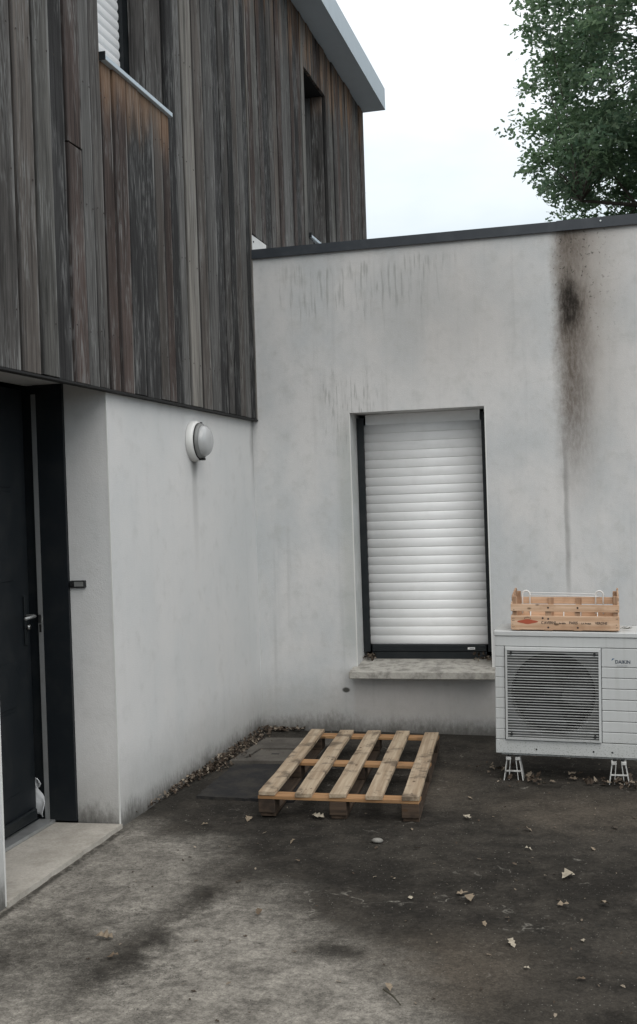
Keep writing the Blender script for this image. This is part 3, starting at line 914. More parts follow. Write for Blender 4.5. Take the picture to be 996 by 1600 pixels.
mbg.lathe(prof, (0, 0, 0), 'x', 48).build('glass_dome', 'lamp_glass', lamp, smooth=True)
MB().lathe([(0.0001, 0.058), (0.0065, 0.058), (0.007, 0.044)], (0, 0.02, 0.108), 'x', 10).build('screw', 'black', lamp)
bx('drain_clip', 'black', lamp, 0.044, 0.074, -0.018, 0.018, -0.116, -0.102, 0.002)
MB().lathe([(0.012, 0.0), (0.026, 0.02), (0.03, 0.05), (0.02, 0.08)], (0.075, 0.0, -0.045), 'z', 14).build('bulb', 'grey_fin', lamp, smooth=True)

bell = thing('doorbell', 'small dark bell push box on the pale reveal beside the dark door', 'doorbell', (-0.181, YP, 1.225))
bx('case', 'dark_plastic', bell, -0.042, 0.042, -0.020, -0.0005, -0.018, 0.018, 0.003)
bx('name_plate', 'grey_fin', bell, -0.016, 0.034, -0.0225, -0.0202, -0.012, 0.012, 0.001)
MB().lathe([(0.0001, -0.026), (0.008, -0.026), (0.009, -0.020)], (-0.027, 0, 0), 'y', 12).build('button', 'black', bell)

# ------------------------------------------------------------------ heat pump
TILT = 0.020
HP = Vector((1.760, -1.20, 0.152))
HW, HD, HH = 0.845, 0.330, 0.690
hp = thing('heat_pump', 'white outdoor heat pump unit with square fan grille on low feet', 'heat pump', HP, (0, TILT, 0))
# casing shell: back, sides, bottom, and the front plate with a round opening
sh = MB()
sh.box(0.0, 0.012, 0.012, HD, 0.004, HH - 0.004).box(HW - 0.012, HW, 0.012, HD, 0.004, HH - 0.004)
sh.box(0.0125, HW - 0.0125, HD - 0.012, HD, 0.004, HH - 0.004).box(0.0125, HW - 0.0125, 0.02, HD - 0.0125, 0.004, 0.014)
sh.build('casing', 'casing', hp)
bx('lid', 'casing', hp, -0.006, HW + 0.006, -0.007, HD + 0.004, HH - 0.030, HH, 0.005)
bx('base_tray', 'casing', hp, 0.03, HW - 0.03, 0.02, HD - 0.02, -0.012, 0.003)
G0, G1, K0, K1 = 0.055, 0.580, 0.078, 0.602          # grille outer frame in the local front plane (x, z)
bx('front_band', 'casing', hp, 0.0, HW, 0.0, 0.0118, K1 + 0.002, HH - 0.031, 0.002)
bx('front_band', 'casing', hp, 0.0, HW, 0.0, 0.0118, 0.0, K0 - 0.002, 0.002)
ph = (K1 - K0) / 8.6
zc = K1
first = True
for i in range(9):                                    # panels right of the grille, and short ones left of it
    h_ = 0.105 if i == 0 else (K1 - K0 - 0.105) / 7.0
    if i == 8: break
    a, b = zc - h_, zc
    bx('side_panel', 'casing', hp, G1 + 0.002, HW, 0.0, 0.0118, a + 0.0012, b - 0.0012, 0.003)
    zc = a
zc = K1
for i in range(9):
    h_ = (K1 - K0) / 9.0
    bx('side_panel', 'casing', hp, 0.0, G0 - 0.002, 0.0, 0.0118, zc - h_ + 0.0008, zc - 0.0008, 0.0025)
    zc -= h_
# shroud plate with round hole
cxh, czh, R0 = (G0 + G1) / 2, (K0 + K1) / 2, 0.232
pl = MB(); NS = 48
for k in range(NS):
    a = 2 * math.pi * k / NS
    c_, s_ = math.cos(a), math.sin(a)
    q = min((G1 - G0 - 0.03) / 2 / max(abs(c_), 1e-6), (K1 - K0 - 0.03) / 2 / max(abs(s_), 1e-6))
    pl.v += [(cxh + q * c_, 0.012, czh + q * s_), (cxh + R0 * c_, 0.020, czh + R0 * s_), (cxh + (R0 - 0.004) * c_, 0.11, czh + (R0 - 0.004) * s_)]
for k in range(NS):
    a, b = 3 * k, 3 * ((k + 1) % NS)
    pl.f += [(a, b, b + 1, a + 1), (a + 1, b + 1, b + 2, a + 2)]
pl.build('shroud', 'shroud_grey', hp)
bx('coil', 'black', hp, 0.03, G1, 0.20, 0.23, 0.03, HH - 0.04)
fan = MB().lathe([(0.05, 0.0), (0.052, 0.05), (0.048, 0.055)], (cxh, 0.06, czh), 'y', 20).build('fan', 'dark_plastic', hp, smooth=True)
for bl in range(3):
    fb = MB(); n1, n2 = 7, 6
    for j in range(n2):
        r_ = 0.05 + (R0 - 0.065) * j / (n2 - 1)
        for i in range(n1):
            t = i / (n1 - 1)
            a = bl * 2 * math.pi / 3 + (t - 0.5) * (1.5 - 0.25 * j / n2) + 0.3 * j / n2
            fb.v.append((cxh + r_ * math.cos(a), 0.065 + 0.06 * t, czh + r_ * math.sin(a)))
    for j in range(n2 - 1):
        for i in range(n1 - 1):
            a = j * n1 + i; fb.f.append((a, a + 1, a + n1 + 1, a + n1))
    fb.build('blade', 'dark_plastic', fan, smooth=True)
# grille frame with splayed rim
gf = MB()
o_, i_ = [(G0, K0), (G1, K0), (G1, K1), (G0, K1)], [(G0 + 0.014, K0 + 0.016), (G1 - 0.014, K0 + 0.016), (G1 - 0.014, K1 - 0.020), (G0 + 0.014, K1 - 0.020)]
for (a, b) in o_: gf.v.append((a, 0.0, b))
for (a, b) in o_: gf.v.append((a + (0.004 if a == G0 else -0.004), -0.016, b + (0.004 if b == K0 else -0.004)))
for (a, b) in i_: gf.v.append((a, -0.018, b))
for (a, b) in i_: gf.v.append((a, 0.004, b))
for r_ in range(3):
    for k in range(4):
        a, b = r_ * 4 + k, r_ * 4 + (k + 1) % 4
        gf.f.append((a, b, b + 4, a + 4))
gf.build('grille_frame', 'casing', hp)
bar_me = MB().box(G0 + 0.012, G1 - 0.012, -0.014, -0.008, -0.0017, 0.0017).mesh('grille_bar', 'grille_paint')
thick_me = MB().box(G0 + 0.012, G1 - 0.012, -0.015, -0.008, -0.0022, 0.0022).mesh('grille_bar_thick', 'casing')
NB = 32
for i in range(NB):
    z_ = K0 + 0.026 + (K1 - K0 - 0.056) * i / (NB - 1)
    link('grille_bar', thick_me if i % 4 == 2 else bar_me, hp, (0, random.uniform(-0.001, 0.001), z_))
for (xx, zz) in ((G0 + 0.035, K0 + 0.035), (G1 - 0.035, K0 + 0.035), (G0 + 0.035, K1 - 0.035), (G1 - 0.035, K1 - 0.035)):
    MB().lathe([(0.0001, -0.020), (0.008, -0.019), (0.009, -0.004)], (xx, 0, zz), 'y', 10).build('grille_clip', 'dark_plastic', hp)
for xx in (0.225, 0.535, 0.635):
    MB().lathe([(0.0001, -0.003), (0.0045, -0.003), (0.005, 0.0)], (xx, 0, 0.028), 'y', 8).build('screw', 'black', hp)
text('brand_lettering', 'DAIKIN', 0.0265, 'navy_ink', hp, (0.654, -0.0006, 0.520), sx=0.92, bold=0.0006)
text('model_lettering', 'INVERTER', 0.0125, 'grey_ink', hp, (0.664, -0.0006, 0.503))
em = MB(); em.v = [(0.634, -0.0006, 0.5335), (0.652, -0.0006, 0.547), (0.640, -0.0006, 0.547), (0.634, -0.0004, 0.5335), (0.652, -0.0004, 0.547), (0.640, -0.0004, 0.547)]
em.f = [(0, 1, 2), (3, 5, 4), (0, 3, 4, 1), (1, 4, 5, 2), (2, 5, 3, 0)]
em.build('emblem', 'blue_ink', hp)

# A-frame feet
def foot(x, y, h, label):
    t = thing('support_foot', label, 'support foot', (x, y, gz(x, y)), (0, 0, 0), 'white feet carrying the heat pump')
    for s in (-1, 1):
        l = MB()
        for k in range(2):
            pass
        l.quad_box([(s * 0.053 - 0.0025, 0.0, 0), (s * 0.053 + 0.0025, 0.0, 0), (s * 0.053 + 0.0025, 0.09, 0), (s * 0.053 - 0.0025, 0.09, 0),
                    (s * 0.036 - 0.0025, 0.012, h - 0.022), (s * 0.036 + 0.0025, 0.012, h - 0.022), (s * 0.036 + 0.0025, 0.085, h - 0.022), (s * 0.036 - 0.0025, 0.085, h - 0.022)])
        l.build('leg', 'foot_plastic', t)
        bx('rail', 'foot_plastic', t, min(s * 0.012, s * 0.040), max(s * 0.012, s * 0.040), 0.004, 0.095, h - 0.0215, h - 0.004, 0.002)
        MB().bar((s * 0.016, 0.006, h - 0.022), (s * 0.026, 0.006, 0.002), 0.0025, 6).build('brace', 'foot_plastic', t)
        MB().lathe([(0.008, 0.0), (0.010, 0.004), (0.010, 0.012), (0.005, 0.014)], (s * 0.022, 0.02, h - 0.004), 'z', 8).build('bolt', 'dark_plastic', t)
    bx('crossbar', 'foot_plastic', t, -0.046, 0.046, 0.002, 0.010, 0.050, 0.057)
    return t
foot(1.852, -1.185, 0.136, 'white A-frame foot under the fan side of the heat pump')
foot(2.428, -1.235, 0.130, 'white A-frame foot under the lettered end of the heat pump')

# ------------------------------------------------------------------ crate on the heat pump
CW, CD = 0.588, 0.375
cb = HP + Vector((0.092, -0.006, 0)) + Matrix.Rotation(TILT, 3, 'Y') @ Vector((0, 0, HH + 0.0015))
crate = thing('wooden_crate', 'slatted wooden fruit crate with red printed emblem on top of the heat pump', 'crate', cb, (0, 0.016, math.radians(0.3)))
def board(name, m, parent, cx, cy, cz, lx, ly, lz, bevel=0.0012, rot=(0, 0, 0)):
    o = MB().box(-lx / 2, lx / 2, -ly / 2, ly / 2, -lz / 2, lz / 2).build(name, m, parent, bevel, loc=(cx, cy, cz))
    o.rotation_euler = rot
    return o
board('front_board', 'crate_wood', crate, CW / 2, 0.004, 0.043, CW, 0.007, 0.078, rot=(0, 0.002, 0))
board('front_board', 'crate_wood', crate, CW / 2, 0.004, 0.126, CW, 0.007, 0.040, rot=(0, 0.008, 0))
board('back_board', 'crate_wood', crate, CW / 2, CD - 0.004, 0.043, CW, 0.007, 0.078)
board('back_board', 'crate_wood', crate, CW / 2, CD - 0.004, 0.135, CW, 0.007, 0.040)
for sx in (0.006, CW - 0.006):
    for zz, hh in ((0.045, 0.08), (0.135, 0.05)):
        board('end_board', 'crate_wood', crate, sx, CD / 2, zz, CD - 0.018, 0.008, hh, rot=(0, 0, math.pi / 2))
    # shaped end rail that rises to a rounded back
    e = MB(); outl = [(-0.14, 0.0), (0.14, 0.0), (0.155, 0.02), (0.15, 0.045), (0.12, 0.052), (-0.10, 0.030), (-0.14, 0.02)]
    e.v = [(u, -0.005, w) for u, w in outl] + [(u, 0.005, w) for u, w in outl]
    k = len(outl)
    e.f = [tuple(range(k)), tuple(range(2 * k - 1, k - 1, -1))] + [(i, (i + 1) % k, k + (i + 1) % k, k + i) for i in range(k)]
    eo = e.build('end_rail', 'crate_post', crate, 0.0015, loc=(sx, CD / 2 + 0.01, 0.161))
    eo.rotation_euler = (0, 0, math.pi / 2)
    for sy in (0.020, CD - 0.020):
        o = MB().box(-0.095, 0.095, -0.011, 0.011, -0.012, 0.012).build('corner_post', 'crate_post', crate, 0.002, loc=(sx + (0.014 if sx < 0.1 else -0.014), sy, 0.096))
        o.rotation_euler = (0, math.pi / 2, 0)
for sx in (0.205, 0.365):
    for sy in (0.0135, CD - 0.0135):
        o = MB().box(-0.070, 0.070, -0.005, 0.005, -0.016, 0.016).build('cleat', 'crate_post', crate, 0.001, loc=(sx, sy, 0.076 if sy < 0.1 else 0.083))
        o.rotation_euler = (0, math.pi / 2, 0)
for i in range(5):
    board('floor_board', 'crate_wood', crate, CW / 2, 0.045 + i * 0.07, 0.011, CW - 0.02, 0.058, 0.005)
for sx in (0.03, 0.205, 0.365, CW - 0.03):
    o = board('foot_batten', 'crate_post', crate, sx, CD / 2, 0.0042, CD, 0.045, 0.007); o.rotation_euler = (0, 0, math.pi / 2)
for zz in (0.02, 0.035, 0.055, 0.068, 0.116, 0.136):
    for sx in (0.010, 0.017, CW - 0.010, CW - 0.017):
        if random.random() < 0.75:
            MB().lathe([(0.0001, -0.0012), (0.0022, -0.001), (0.0024, 0.0)], (sx, 0.0004, zz), 'y', 6).build('nail', 'dark_ink', crate)
for sx, zz in ((0.205, 0.128), (0.365, 0.128), (0.205, 0.066), (0.365, 0.018), (0.205, 0.018), (0.175, 0.070)):
    MB().lathe([(0.0001, -0.0008), (0.0055, -0.0006), (0.006, 0.0)], (sx, 0.0004, zz), 'y', 7).build('knot', 'dark_ink', crate)
# printed emblem and line of lettering
eb = MB(); ol = []
for k in range(36):
    a = 2 * math.pi * k / 36
    r_ = 1 + 0.10 * math.cos(2 * a) + 0.12 * math.cos(4 * a)
    ol.append((0.047 * r_ * math.cos(a), 0.0135 * r_ * math.sin(a)))
eb.v = [(0.092 + u, -0.0003, 0.050 + w) for u, w in ol] + [(0.092 + u, 0.0003, 0.050 + w) for u, w in ol]
eb.f = [tuple(range(36)), tuple(range(71, 35, -1))] + [(i, (i + 1) % 36, 36 + (i + 1) % 36, 36 + i) for i in range(36)]
eb.build('printed_emblem', 'red_ink', crate)
for k in range(5):
    t = (k - 2) / 2
    MB().bar((0.092 + t * 0.017, -0.0004, 0.066 + 0.006 * (1 - t * t)), (0.092 + t * 0.013, -0.0004, 0.073 + 0.005 * (1 - t * t)), 0.0016, 5).build('emblem_crest', 'dark_ink', crate)
tx = [(0.166, 'C', 0.020), (0.182, 'AVERNI', 0.021), (0.262, 'de table', 0.013), (0.318, 'PARIS', 0.021), (0.384, 'S.A. Produit', 0.012), (0.458, 'VERONE', 0.019)]
for xx, body, size in tx:
    text('printed_lettering', body, size, 'dark_ink', crate, (xx, -0.0004, 0.038), bold=0.0004, sx=0.9)

# wire rack lying in the crate
wr = thing('wire_rack', 'bent white wire rack with looped ends lying in the wooden crate', 'wire rack', cb + Vector((0, 0, 0)), (0, 0.016, 0))
yb_ = CD - 0.030
for dy, dz in ((0.0, 0.0), (-0.020, -0.014)):
    MB().tube([(0.085, yb_ + dy, 0.182 + dz), (0.30, yb_ + dy, 0.179 + dz), (0.475, yb_ + dy, 0.174 + dz)], 0.0022, 6).build('rod', 'steel', wr)
for cx_ in (0.062, 0.480):
    pts = []
    for k in range(13):
        a = math.pi * (1.05 - 1.15 * k / 12)
        pts.append((cx_ + 0.022 * math.cos(a), yb_ - 0.004, 0.170 + 0.024 * math.sin(a)))
    pts = [(pts[0][0], pts[0][1], 0.06)] + pts + [(pts[-1][0], pts[-1][1], 0.06)]
    MB().tube(pts, 0.0045, 8).build('loop', 'white_plastic', wr, smooth=True)
for zz in (0.105, 0.02):
    MB().tube([(0.06, 0.06 + zz, zz), (0.30, 0.065 + zz, zz + 0.002), (0.51, 0.06 + zz, zz)], 0.004, 6).build('rod', 'white_plastic', wr)
for xx in np.linspace(0.10, 0.47, 5):
    MB().tube([(xx, 0.08, 0.023), (xx, 0.165, 0.108)], 0.003, 6).build('cross_wire', 'white_plastic', wr)

# ------------------------------------------------------------------ pallet
def skew(u, v):                       # pallet plane coordinates -> ground; slightly racked and turned
    return (0.640 + u - 0.128 * v / 1.53, -2.105 + v * 1.0)
pallet = thing('wooden_pallet', 'light wooden pallet with five long weathered boards lying in the corner', 'pallet', (0.640, -2.105, 0.0))
ang = math.atan2(0.128, 1.53)
def long_board(u, v0, v1, z0, z1, w, name, m, jitter=0.0):
    L = (v1 - v0) / math.cos(ang)
    a = skew(u, v0); b = skew(u, v1)
    N_ = 8
    mb = MB()
    o_z = [0.0025 * math.sin(i * 1.7 + u * 20) * jitter for i in range(N_ + 1)]
    for zz in (z0, z1):
        for i in range(N_ + 1):
            t = -L / 2 + L * i / N_
            wv = w / 2 + 0.0018 * mnoise.noise(Vector((i * 0.6, u * 10, zz)))
            e = 0.004 * mnoise.noise(Vector((u * 30, zz * 5, i)))if i in (0, N_) else 0
            mb.v += [(t + e, -wv, zz - z0 + o_z[i]), (t - e, wv, zz - z0 + o_z[i])]
    n = 2 * (N_ + 1)
    for i in range(N_):
        q = 2 * i
        mb.f += [(q, q + 1, q + 3, q + 2), (n + q, n + q + 2, n + q + 3, n + q + 1), (q, q + 2, n + q + 2, n + q), (q + 1, n + q + 1, n + q + 3, q + 3)]
    mb.f += [(0, n, n + 1, 1), (2 * N_, 2 * N_ + 1, n + 2 * N_ + 1, n + 2 * N_)]
    o = mb.build(name, m, pallet, 0.0015)
    o.location = ((a[0] + b[0]) / 2 - 0.640, (a[1] + b[1]) / 2 + 2.105, z0)
    o.rotation_euler = (random.uniform(-0.004, 0.004), 0, math.pi / 2 + ang)
    return o
US = [0.045, 0.236, 0.418, 0.602, 0.786]
for u in US:
    long_board(u + random.uniform(-0.003, 0.003), 0.0 + random.uniform(-0.006, 0.004), 1.53 + random.uniform(-0.012, 0.012), 0.110, 0.131, 0.086, 'top_board', 'pallet_top', 1.0)
VS = [(0.004, 0.092), (0.72, 0.81), (1.44, 1.526)]
for v0, v1 in VS:
    a = skew(0.0, (v0 + v1) / 2)
    o = MB().box(-0.415, 0.415, -(v1 - v0) / 2, (v1 - v0) / 2, 0, 0.0175).build('cross_board', 'pallet_fresh', pallet, 0.0015)
    o.location = (a[0] + 0.415 - 0.640, (v0 + v1) / 2, 0.092)
    o.rotation_euler = (0, 0, random.uniform(-0.004, 0.004))
    for ub in (US[0], US[2], US[4]):
        p = skew(ub, (v0 + v1) / 2)
        o = MB().box(-0.044, 0.044, -0.043, 0.043, -0.0355, 0.0355).build('block', 'pallet_dark', pallet, 0.003)
        o.location = (p[0] - 0.640, p[1] + 2.105, 0.0555)
        o.rotation_euler = (0, 0, random.uniform(-0.03, 0.03))
for ub in (US[0], US[2], US[4]):
    long_board(ub, 0.02, 1.51, 0.001, 0.0195, 0.080, 'runner', 'pallet_dark')
for u in US:
    for v0, v1 in VS:
        for k in range(2):
            p = skew(u + random.uniform(-0.022, 0.022), (v0 + v1) / 2 + random.uniform(-0.025, 0.025))
            MB().lathe([(0.003, 0.1312), (0.003, 0.1322), (0.0001, 0.1325)], (p[0] - 0.64, p[1] + 2.105, 0), 'z', 6).build('nail', 'dark_ink', pallet)

# ------------------------------------------------------------------ pit covers in the corner
pit = thing('concrete_pit_cover', 'square grey concrete pit cover with recessed lid in the wall corner', 'pit cover', (0, 0, 0))
fr = [(0.100, -1.00), (0.62, -0.96), (0.60, -0.30), (0.125, -0.33)]
inn = [(0.170, -0.93), (0.55, -0.90), (0.54, -0.62), (0.185, -0.64)]
mb = MB()
for z in (-0.03, 0.017):
    mb.v += [(a, b, z) for a, b in fr] + [(a, b, z) for a, b in inn]
for k in range(4):
    k2 = (k + 1) % 4
    mb.f += [(8 + k, 8 + k2, 12 + k2, 12 + k), (k, k2, 8 + k2, 8 + k), (4 + k, 12 + k, 12 + k2, 4 + k2), (k, 4 + k, 4 + k2, k2)]
mb.build('frame', 'pit_concrete', pit)
lid = MB(); ii = [(0.178, -0.921), (0.542, -0.893), (0.532, -0.628), (0.193, -0.648)]
lid.v = [(a, b, -0.02) for a, b in ii] + [(a, b, 0.010) for a, b in ii]
lid.f = [(0, 3, 2, 1), (4, 5, 6, 7), (0, 1, 5, 4), (1, 2, 6, 5), (2, 3, 7, 6), (3, 0, 4, 7)]
lo = lid.build('lid', 'pit_concrete', pit, 0.003)
bx('lifting_slot', 'black', lo, 0.30, 0.35, -0.775, -0.755, 0.0095, 0.0115)
mt = MB(); oq0 = [(0.180, -1.79), (0.74, -1.81), (0.70, -1.010), (0.150, -1.035)]; oq = []
for k in range(4):
    (ax_, ay_), (bx_, by_) = oq0[k], oq0[(k + 1) % 4]
    for i in range(14):
        t = i / 14
        wob = 0.012 if k in (0, 3) else 0.004
        oq.append((ax_ + (bx_ - ax_) * t + wob * mnoise.noise(Vector((i * 0.8, k, 1))), ay_ + (by_ - ay_) * t + wob * mnoise.noise(Vector((i * 0.8, k, 5)))))
NQ = len(oq)
mt.v = [(a, b, -0.02) for a, b in oq] + [(a, b, 0.0085) for a, b in oq]
mt.f = [tuple(range(NQ)), tuple(range(2 * NQ - 1, NQ - 1, -1))] + [(i, (i + 1) % NQ, NQ + (i + 1) % NQ, NQ + i) for i in range(NQ)]
dc = mt.build('drain_cover', 'wet_cover', None)
tag(dc, 'flat dark wet plate half under the pallet, next to the litter by the wall', 'drain cover')

# ------------------------------------------------------------------ leaves and litter
def leaf_shape(L, rng, lobes=3, curl=0.3):
    """oak-like outline as a list of 3D points, stem at the origin, fan from the midrib"""
    pts = [(0, 0)]
    for i in range(1, lobes * 2 + 1):
        t = i / (lobes * 2 + 1)
        w = (0.30 if i % 2 else 0.16) * math.sin(math.pi * min(1, t * 0.9 + 0.1)) ** 0.6 * rng.uniform(0.8, 1.2)
        pts.append((t, w))
    pts.append((1.0, 0.0))
    for i in range(lobes * 2, 0, -1):
        t = i / (lobes * 2 + 1)
        w = (0.30 if i % 2 else 0.16) * math.sin(math.pi * min(1, t * 0.9 + 0.1)) ** 0.6 * rng.uniform(0.8, 1.2)
        pts.append((t, -w))
    ph = rng.uniform(0, 6.28)
    out = []
    for a, b in pts:
        z = curl * (abs(b) * rng.uniform(0.5, 1.3) + 0.25 * (a - 0.5) ** 2 + 0.05 * math.sin(a * 6 + ph))
        out.append((a * L, b * L, z * L))
    return out
def leaf_faces(n):
    h = n // 2
    f = []
    # quads between mirrored sides
    f.append((0, 1, n - 1))
    for i in range(1, h - 1): f.append((i, i + 1, n - i - 1, n - i))
    f.append((h - 1, h, h + 1))
    return f
rr = random.Random(5)
def place_leaves(items, name, m, kind_stuff=True):
    vs, fs = [], []
    for (x, y, z, L, rz, tilt, lobes, curl) in items:
        p = leaf_shape(L, rr, lobes, curl)
        R = Matrix.Rotation(rz, 3, 'Z') @ Matrix.Rotation(tilt[0], 3, 'X') @ Matrix.Rotation(tilt[1], 3, 'Y')
        b = len(vs)
        for q in p: vs.append(tuple(R @ Vector(q) + Vector((x, y, z))))
        fs += [tuple(b + i for i in f) for f in leaf_faces(len(p))]
    me = bpy.data.meshes.new(name); me.from_pydata(vs, [], fs); me.materials.append(MAT[m])
    return link(name, me)
items = []
for i in range(800):                                                      # drift of litter along the wall foot
    y_ = -0.85 + rr.gauss(0, 0.5)
    if y_ > -0.02 or y_ < -2.35: continue
    w_ = 0.14 * math.exp(-((y_ + 0.70) / 0.50) ** 2) + 0.022
    x_ = min(abs(rr.gauss(0, 1)) * w_ * 0.62, 0.3) + 0.004
    h_ = max(0, 0.035 * (1 - x_ / (w_ + 0.02))) * rr.random()
    items.append((x_, y_, 0.004 + h_, rr.uniform(0.014, 0.036), rr.uniform(0, 6.28), (rr.gauss(0, 0.5), rr.gauss(0, 0.5)), 2, 0.8))
for i in range(70):                                                       # thin line along the annex wall
    items.append((rr.uniform(0.02, 0.30), -abs(rr.gauss(0, 0.03)) - 0.004, 0.012, rr.uniform(0.02, 0.05), rr.uniform(0, 6.28), (rr.gauss(0, 0.5), rr.gauss(0, 0.5)), 2, 0.8))
for (fx, fy, n_, sp) in ((1.93, -1.22, 16, 0.05), (2.47, -1.26, 26, 0.07), (2.25, -1.16, 10, 0.08), (2.33, -1.22, 10, 0.05), (1.78, -0.95, 14, 0.08), (2.62, -1.32, 14, 0.06)):
    for k in range(n_):
        x_, y_ = fx + rr.gauss(0, sp), fy + rr.gauss(0, sp * 0.7)
        items.append((x_, y_, gz(x_, y_) + 0.005 + rr.random() * 0.015, rr.uniform(0.025, 0.06), rr.uniform(0, 6.28), (rr.gauss(0, 0.4), rr.gauss(0, 0.4)), 2, 0.8))
for i in range(330):                                                      # thinly scattered bits on the yard
    x_, y_ = rr.uniform(0.3, 2.9), rr.uniform(-4.3, -0.3)
    if rr.random() > 0.25 + 0.75 * (x_ / 2.6): continue
    items.append((x_, y_, gz(x_, y_) + 0.004, rr.uniform(0.009, 0.024), rr.uniform(0, 6.28), (rr.gauss(0, 0.25), rr.gauss(0, 0.25)), 2, 0.5))
o = place_leaves(items, 'leaf_litter', 'dry_leaf')
tag(o, 'drift of small dry brown leaves along the foot of the walls', 'leaf litter', kind='stuff')
# leaves lodged on the sill
items = []
for (sx, n_) in ((0.755, 20), (1.565, 20)):
    for k in range(n_):
        items.append((sx + rr.gauss(0, 0.035), 0.20 + rr.gauss(0, 0.035), 0.474 + rr.random() * 0.035, rr.uniform(0.025, 0.05), rr.uniform(0, 6.28), (rr.gauss(0, 0.6), rr.gauss(0, 0.6)), 2, 0.9))
o = place_leaves(items, 'sill_litter', 'dry_leaf')
tag(o, 'dead brown leaves caught in both ends of the window sill', 'leaf litter', kind='stuff')
# grit
gv, gf_ = [], []
for i in range(6000):
    x_, y_ = rr.uniform(-0.0, 3.0), rr.uniform(-4.7, -0.1)
    if x_ < 0.06 and YQ < y_ < YP: continue
    s_ = rr.uniform(0.0009, 0.0030) * (1.8 if rr.random() < 0.04 else 1)
    b = len(gv); z_ = gz(x_, y_)
    a0 = rr.uniform(0, 6.28)
    for k in range(4):
        a = a0 + k * 1.57
        gv.append((x_ + s_ * rr.uniform(0.7, 1.3) * math.cos(a), y_ + s_ * rr.uniform(0.7, 1.3) * math.sin(a), z_ - 0.0005))
    gv.append((x_ + s_ * 0.3, y_, z_ + s_ * rr.uniform(0.6, 1.1)))
    gf_ += [(b, b + 1, b + 4), (b + 1, b + 2, b + 4), (b + 2, b + 3, b + 4), (b + 3, b, b + 4)]
me = bpy.data.meshes.new('grit'); me.from_pydata(gv, [], gf_); me.materials.append(MAT['pebble'])
tag(link('grit', me), 'fine loose grit and crumbs scattered over the asphalt', 'grit', kind='stuff')

# single fallen leaves one can point at
TAN, PALE, BRN, DRK = (0.22, 0.175, 0.125), (0.34, 0.30, 0.235), (0.12, 0.088, 0.06), (0.05, 0.04, 0.03)
LEAVES = [
    ((2.201, -2.794), 0.105, PALE, 'large pale curled leaf, brightest one on the dark asphalt', 3),
    ((1.838, -3.123), 0.095, TAN, 'tan lobed leaf in the middle of the dark yard below a small cluster', 3),
    ((1.800, -3.060), 0.070, TAN, 'smaller tan leaf overlapping the top of a lobed tan leaf', 3),
    ((1.689, -2.001), 0.085, PALE, 'pale ragged leaf on dark asphalt between pallet and heat pump', 3),
    ((2.354, -3.088), 0.070, TAN, 'flat tan leaf far out by the edge of the dark yard', 2),
    ((2.206, -3.130), 0.085, TAN, 'broad flat beige leaf beneath the brightest pale leaf', 2),
    ((0.925, -2.480), 0.050, TAN, 'small tan leaf in front of the pallet middle block', 2),
    ((2.034, -3.522), 0.070, PALE, 'pale leaf lying on the brown earthy patch', 3),
    ((0.546, -3.720), 0.095, TAN, 'curled tan leaf on the damp trail of the pale asphalt', 3),
    ((1.672, -3.959), 0.060, TAN, 'curled leaf beside a thin dark twig in the near yard', 3),
    ((2.02, -2.45), 0.055, PALE, 'small pale leaf on the dark yard out from the heat pump', 2),
    ((1.99, -2.14), 0.075, TAN, 'narrow tan leaf on dark asphalt in front of the near foot of the heat pump', 2),
    ((0.950, -2.09), 0.11, PALE, 'pale splintered leaf beside the middle front pallet block', 3),
    ((0.600, -2.14), 0.075, TAN, 'tan leaf at the outer front block of the pallet', 3),
    ((0.655, -3.88), 0.075, BRN, 'brown leaf at the lower end of the damp trail', 2),
    ((1.05, -3.40), 0.07, BRN, 'brown curled leaf on the pale middle of the yard', 3),
]
for (p, L, c, lb, lobes) in LEAVES:
    L *= 0.72
    pts = leaf_shape(L, rr, lobes, 1.0)
    mb = MB(); mb.v = [(a - L / 2, b, cz) for a, b, cz in pts]; mb.f = leaf_faces(len(pts))
    me = bpy.data.meshes.new('fallen_leaf'); me.from_pydata(mb.v, [], mb.f); me.materials.append(MAT['loose_leaf'])
    o = link('fallen_leaf', me, None, (p[0], p[1], gz(*p) + 0.006))
    o.rotation_euler = (rr.gauss(0, 0.2), rr.gauss(0, 0.2), rr.uniform(0, 6.28))
    o.color = (*c, 1)
    tag(o, lb, 'leaf', 'single dry leaves fallen on the yard')
small_me = []
for k in range(5):
    pts = leaf_shape(0.05, rr, 2, 0.6)
    me = bpy.data.meshes.new('fallen_leaf'); me.from_pydata([(a - 0.025, b, c) for a, b, c in pts], [], leaf_faces(len(pts)))
    me.materials.append(MAT['loose_leaf']); small_me.append(me)
